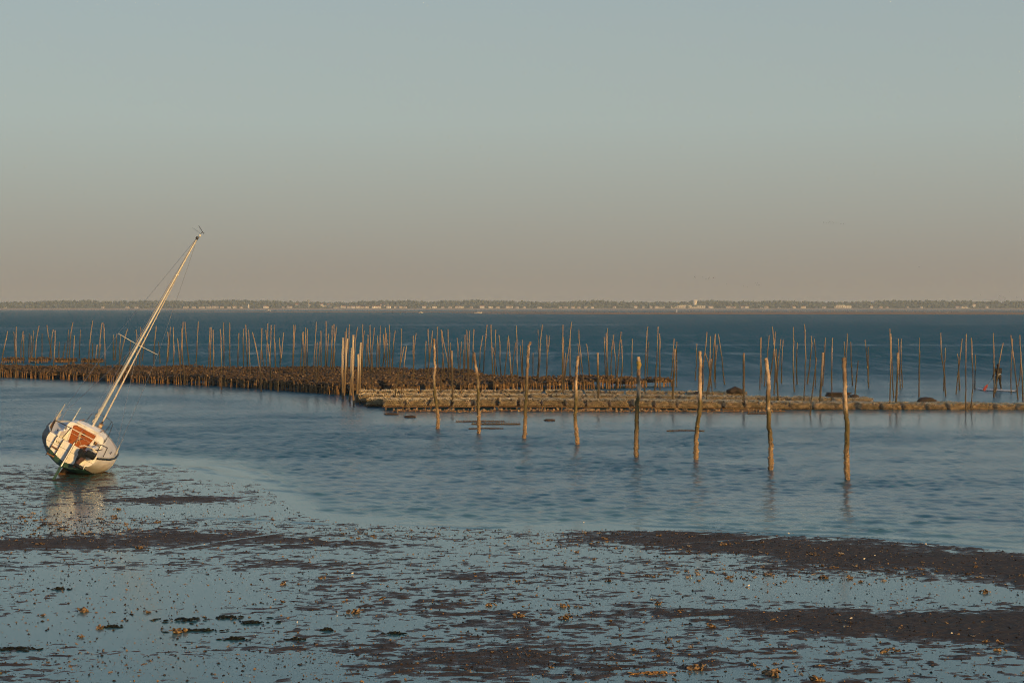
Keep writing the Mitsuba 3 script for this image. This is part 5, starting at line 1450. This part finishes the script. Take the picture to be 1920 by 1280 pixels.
# ------------------------------------------------------------------ oysters, shells and weed on the mud
paint('shell_material', proc(lambda p, n, uv: mix((0.045, 0.030, 0.015), (0.30, 0.20, 0.105), smoothstep(0.3, 0.72, mikit.fbm(p.x * 30, p.y * 30, p.z * 30, 3)))), 0.75)
paint('white_shell', (0.70, 0.64, 0.54), 0.6)
paint('wet_shell', proc(lambda p, n, uv: mix((0.014, 0.011, 0.008), (0.085, 0.055, 0.03), mikit.fbm(p.x * 30, p.y * 30, p.z * 30, 3))), 0.4)
paint('grey_shell', proc(lambda p, n, uv: mix((0.10, 0.085, 0.07), (0.40, 0.34, 0.27), mikit.fbm(p.x * 30, p.y * 30, p.z * 30, 3))), 0.7)
paint('weed_material', proc(lambda p, n, uv: mix((0.004, 0.006, 0.004), (0.018, 0.020, 0.010), mikit.fbm(p.x * 30, p.y * 30, 0, 3))), 0.5)


def clump(seed, n):
    """A knot of oysters: thin cupped shells standing at odd angles on a lump."""
    g = np.random.default_rng(seed)
    bits = []
    for i in range(n):
        k = 6
        a = np.linspace(0, 2 * np.pi, k, endpoint=False)
        r = g.uniform(0.6, 1.0, k)
        top = np.stack([np.cos(a) * r * 0.55, np.sin(a) * r, 0.10 * np.ones(k)], -1)
        v = np.vstack([top, top * [0.7, 0.7, 0] - [0, 0, 0.22], [[0, 0, 0.02]], [[0, 0, -0.3]]])
        f = []
        for j in range(k):
            q = (j + 1) % k
            f += [[j, q, 12], [j, 6 + j, 6 + q], [j, 6 + q, q], [6 + j, 13, 6 + q]]
        m = trimesh.transformations.random_rotation_matrix(g.random(3))[:3, :3]
        m = m * g.uniform(0.35, 0.75)
        bits.append(trimesh.Trimesh(v @ m.T + np.array([g.normal(0, 0.45), g.normal(0, 0.45), abs(g.normal(0.25, 0.22))]) * (n > 1), f, process=False))
    if n > 1:
        core = trimesh.creation.icosphere(subdivisions=0)
        bits.append(trimesh.Trimesh(core.vertices * [0.6, 0.6, 0.38] + [0, 0, 0.1], core.faces, process=False))
    return cat(bits)


rg = np.random.default_rng(51)
CL = [clump(700 + i, 7 + i % 4) for i in range(7)]
CLP = [ply(c, 'shell_material') for c in CL]


def ground(u, v):
    y = 5.6 * 3400 / (v - 576)
    return px_x(u, y), y


def mud_z(x, y):
    return float(max(mud_height(np.array([x]), np.array([y]))[0][0], 0.0))


BIG = [(330, 1188, 0.15, 'large pale-edged oyster clump beside dark weed, lower left'), (155, 1148, 0.13, 'lone square oyster clump on still water, lower left'), (1310, 1256, 0.15, 'large oyster clump near the bottom, left of another'),
       (1448, 1267, 0.18, 'large pale oyster clump at the bottom edge, right of centre'), (667, 1150, 0.14, 'dark oyster clump on the mud left of centre'), (262, 1029, 0.11, 'flat brown clump on the dark bar, left'),
       (220, 956, 0.10, 'dark clump at the left end of the still pool'), (600, 1086, 0.09, 'small bright clump in streaky mud left of centre'), (529, 1097, 0.09, 'brown clump in streaky mud left of centre, lower'),
       (918, 1137, 0.10, 'round brown clump alone on still water, centre'), (1055, 1139, 0.11, 'dark spiky clump on still water right of centre'), (1061, 1161, 0.11, 'brown clump at the left end of the lower bar'),
       (975, 1158, 0.12, 'dark clump with a white shell on top, centre'), (1234, 1134, 0.09, 'dark clump at the upper edge of the lower bar'), (1550, 1085, 0.11, 'pair of oyster knots on the film below the upper bar'),
       (1595, 1086, 0.10, 'pale-tipped clump below the upper bar near the last post\'s reflection'), (1850, 1112, 0.10, 'dark clump at the right edge on still water'), (1335, 1178, 0.10, 'brown clump under the lower bar\'s left end'),
       (1660, 1224, 0.10, 'clump in the lower right on wet mud'), (1875, 1222, 0.10, 'small dark clump at the lower right edge'), (1535, 1278, 0.13, 'clump cut by the bottom edge of the photo'), (1088, 1140, 0.05, 'single upright brown oyster on still water, centre'),
       (275, 1150, 0.07, 'brown knot among weed, lower left'), (185, 1180, 0.09, 'olive knot on still water, lower left'), (150, 1196, 0.07, 'small olive knot, lower left'), (78, 1156, 0.06, 'small brown knot at the left edge'), (715, 1125, 0.08, 'knot on the mud above the dark clump left of centre')]
for u, v, s, lab in BIG:
    x, y = ground(u, v)
    k = again('oyster_clump', CLP[rg.integers(7)], T().translate([x, y, mud_z(x, y) + 0.01]).rotate([0, 0, 1], float(rg.uniform(0, 360))).scale([s, s, s * 0.75]))
    tag(k, lab, 'oyster clump', 'larger oyster clumps on the mud')
FIELDS = [  # centre, half size in the photo, number, size range in metres, name of the spot
    (105, 986, 150, 22, 110, 0.05, 0.10, 'below the boat\'s reflection'), (420, 990, 260, 12, 34, 0.04, 0.08, 'on the wet bank left of centre'), (760, 1000, 220, 14, 60, 0.04, 0.08, 'along the water\'s edge at the centre'),
    (1130, 1012, 170, 20, 60, 0.045, 0.09, 'at the left end of the upper bar'), (1420, 1030, 170, 24, 70, 0.04, 0.085, 'on the upper bar'), (1500, 1075, 400, 22, 130, 0.04, 0.09, 'on the film under the upper bar'),
    (1600, 1170, 320, 30, 40, 0.03, 0.07, 'on the lower bar'), (950, 1110, 420, 40, 70, 0.03, 0.07, 'in the streaky mud at the centre'), (700, 1240, 500, 34, 330, 0.02, 0.042, 'in the lower centre'), (1150, 1235, 330, 36, 70, 0.03, 0.055, 'at the lower right of centre'),
    (1620, 1240, 300, 34, 40, 0.03, 0.065, 'at the lower right'), (160, 1240, 200, 26, 50, 0.025, 0.05, 'at the lower left'), (300, 1120, 300, 50, 30, 0.02, 0.05, 'on the still film at left')]
single = []
for cu, cv, du, dv_, n, s0, s1, spot in FIELDS:
    spots = rg.normal(0, 0.6, (max(3, n // 6), 2))
    for i in range(n):
        q_ = spots[rg.integers(len(spots))] + rg.normal(0, 0.10, 2) if rg.random() < 0.7 else rg.normal(0, 0.55, 2)
        u, v = cu + q_[0] * du, cv + q_[1] * dv_
        x, y = ground(u, v)
        if y > shore_y(x) - 0.2 or y < 24:
            continue
        single.append(((s0 + (s1 - s0) * rg.random() ** 1.8) * 0.85, x, y, spot))
single.sort(key=lambda q: -q[0] / q[2])
for s, x, y, spot in single[:255]:
    look = ('dark', 'brown', 'brown', 'brown', 'grey')[rg.integers(5)]
    k = again('oyster_clump', CLP[rg.integers(7)], T().translate([x, y, mud_z(x, y) + s * rg.uniform(-0.12, 0.12)]).rotate([0, 0, 1], float(rg.uniform(0, 360))).scale([s * rg.uniform(0.8, 1.5), s, s * rg.uniform(0.5, 0.9)]), {'dark': 'wet_shell', 'brown': 'shell_material', 'grey': 'grey_shell'}[look])
    tag(k, f'small {look} oyster clump {spot}', 'oyster clump', f'small {look} oyster clumps {spot}')
vs, fs, at = [], [], 0
small = [(s, x, y) for s, x, y, _ in single[255:]]
for cu, cv, du, dv_, n, s0, s1, spot in FIELDS:
    for i in range(n * (9 if cv < 1000 else 5)):
        u, v = cu + rg.normal(0, 0.75) * du, cv + rg.normal(0, 0.75) * dv_
        x, y = ground(u, v)
        if 24 < y < shore_y(x) - 0.2:
            small.append((rg.uniform(0.4, 0.8) * s0, x, y))
for i in range(12000):
    y = rg.uniform(26.0, 58.0)
    x = rg.uniform(-0.29, 0.29) * y
    if y < shore_y(x) - 0.3:
        small.append((0.012 + 0.040 * rg.random() ** 2.5, x, y))
sx, sy = np.array([q[1] for q in small]), np.array([q[2] for q in small])
sz = np.maximum(mud_height(sx, sy)[0], 0)
octa = trimesh.Trimesh([[1, 0, 0], [-1, 0, 0], [0, 1, 0], [0, -1, 0], [0, 0, 1], [0, 0, -1.0]], [[0, 2, 4], [2, 1, 4], [1, 3, 4], [3, 0, 4], [2, 0, 5], [1, 2, 5], [3, 1, 5], [0, 3, 5]])
minis = [trimesh.Trimesh(octa.vertices * rg.uniform(0.4, 1.0, (6, 1)) * [0.9, 0.6, 0.5] + rg.normal(0, 0.1, (6, 3)), octa.faces, process=False) for i in range(12)]
for (s, x, y), z in zip(small, sz):
    c = minis[rg.integers(12)]
    a = rg.uniform(0, 6.28)
    R_ = np.array([[math.cos(a), -math.sin(a), 0], [math.sin(a), math.cos(a), 0], [0, 0, 1]])
    vs.append((c.vertices * s) @ R_.T + [x, y, z + s * 0.1])
    fs.append(c.faces + at)
    at += len(c.vertices)
paint('shell_bits', proc(lambda p, n, uv: mix((0.018, 0.013, 0.009), (0.26, 0.165, 0.085), smoothstep(0.45, 0.95, mikit.cell_rand(p.x * 9, p.y * 9, 0.0)))), 0.7)
put('shell_scatter', (np.vstack(vs), np.vstack(fs)), 'shell_bits')
tag('shell_scatter', 'countless small shells and oyster bits strewn over the mud', 'shells', kind='stuff')
WH = ply(clump(790, 1), 'white_shell')
for i, (u, v) in enumerate([(972, 1154), (1405, 1101), (631, 1159), (973, 1041), (1738, 1023), (1642, 1047), (1690, 1153), (1598, 1166), (1622, 1052), (556, 1171), (1060, 1031), (1480, 1003), (1787, 1194), (1584, 1181), (382, 1024), (660, 1078), (1095, 982)]):
    x, y = ground(u, v)
    k = again('white_shell', WH, T().translate([x, y, mud_z(x, y) + 0.035]).rotate([0, 0, 1], 50.0 * i).rotate([1, 0, 0], 60).scale(0.055))
    tag(k, 'single bright white shell lying on the mud', 'shell', 'bright white shells on the mud')


def weed(seed, sx_, sy_):
    g = np.random.default_rng(seed)
    bits = []
    for i in range(44):
        rr, aa = abs(g.normal(0, 0.62)) ** 1.5, g.uniform(0, 6.28)
        x, y = rr * math.cos(aa) * sx_ + 0.3 * sx_ * (i % 3 - 1), rr * math.sin(aa) * sy_ + 0.25 * sy_ * (i % 2)
        a, l = g.normal(0, 0.5), g.uniform(0.08, 0.25) * sx_ ** 0.5
        t_ = np.linspace(-0.5, 0.5, 4)
        bits.append(tube(np.stack([x + l * t_ * math.cos(a), y + l * t_ * math.sin(a), 0.006 + g.uniform(0, 0.05) * math.exp(-2 * rr) * (1 - (2 * t_) ** 2)], -1), [0.004, 0.011, 0.012, 0.003], 4))
    return cat(bits)


for i, (u, v, a, b, lab) in enumerate(((345, 1165, 0.42, 0.26, 'dark weed patch above the large oyster clump, lower left'), (425, 1160, 0.26, 0.14, 'dark weed patch right of the larger patch, lower left'), (470, 1170, 0.30, 0.18, 'small dark weed tufts trailing right, lower left'),
                                       (375, 1184, 0.40, 0.08, 'thin dark weed streak beside the large clump'), (27, 1219, 0.30, 0.12, 'dark weed patch at the left edge'), (207, 1177, 0.15, 0.08, 'small black weed tuft, lower left'), (110, 1106, 0.15, 0.08, 'small dark weed tuft on still water, left'),
                                       (555, 1201, 0.16, 0.06, 'thin dark weed sliver, left of centre'), (613, 1183, 0.14, 0.06, 'small dark weed mound left of centre'), (740, 1190, 0.22, 0.07, 'dark weed strand with a knot at its end, centre'), (1232, 1266, 0.34, 0.10, 'brown tangled weed strand at the bottom right of centre'), (440, 1200, 0.22, 0.07, 'thin weed strand below the weed patches'))):
    x, y = ground(u, v)
    k = put('seaweed', weed(820 + i, a, b), 'weed_material' if '1266' not in str(v) else 'peg_wood')
    scene[k]['to_world'] = T().translate([x, y, mud_z(x, y) + 0.004])
    tag(k, lab, 'seaweed', kind='stuff')

# ------------------------------------------------------------------ the air
scene['haze_air'] = {'type': 'homogeneous', 'albedo': rgb(0.82, 0.93, 0.99), 'sigma_t': 1.5e-4}
scene['clear_boundary'] = {'type': 'null'}
scene['haze'] = {'type': 'cube', 'to_world': T().translate([0, 2450, 21.0]).scale([5200, 2750, 23.0]), 'bsdf': {'type': 'ref', 'id': 'clear_boundary'}, 'interior': {'type': 'ref', 'id': 'haze_air'}}
tag('haze', 'thin evening haze over the bay', 'haze', kind='stuff')
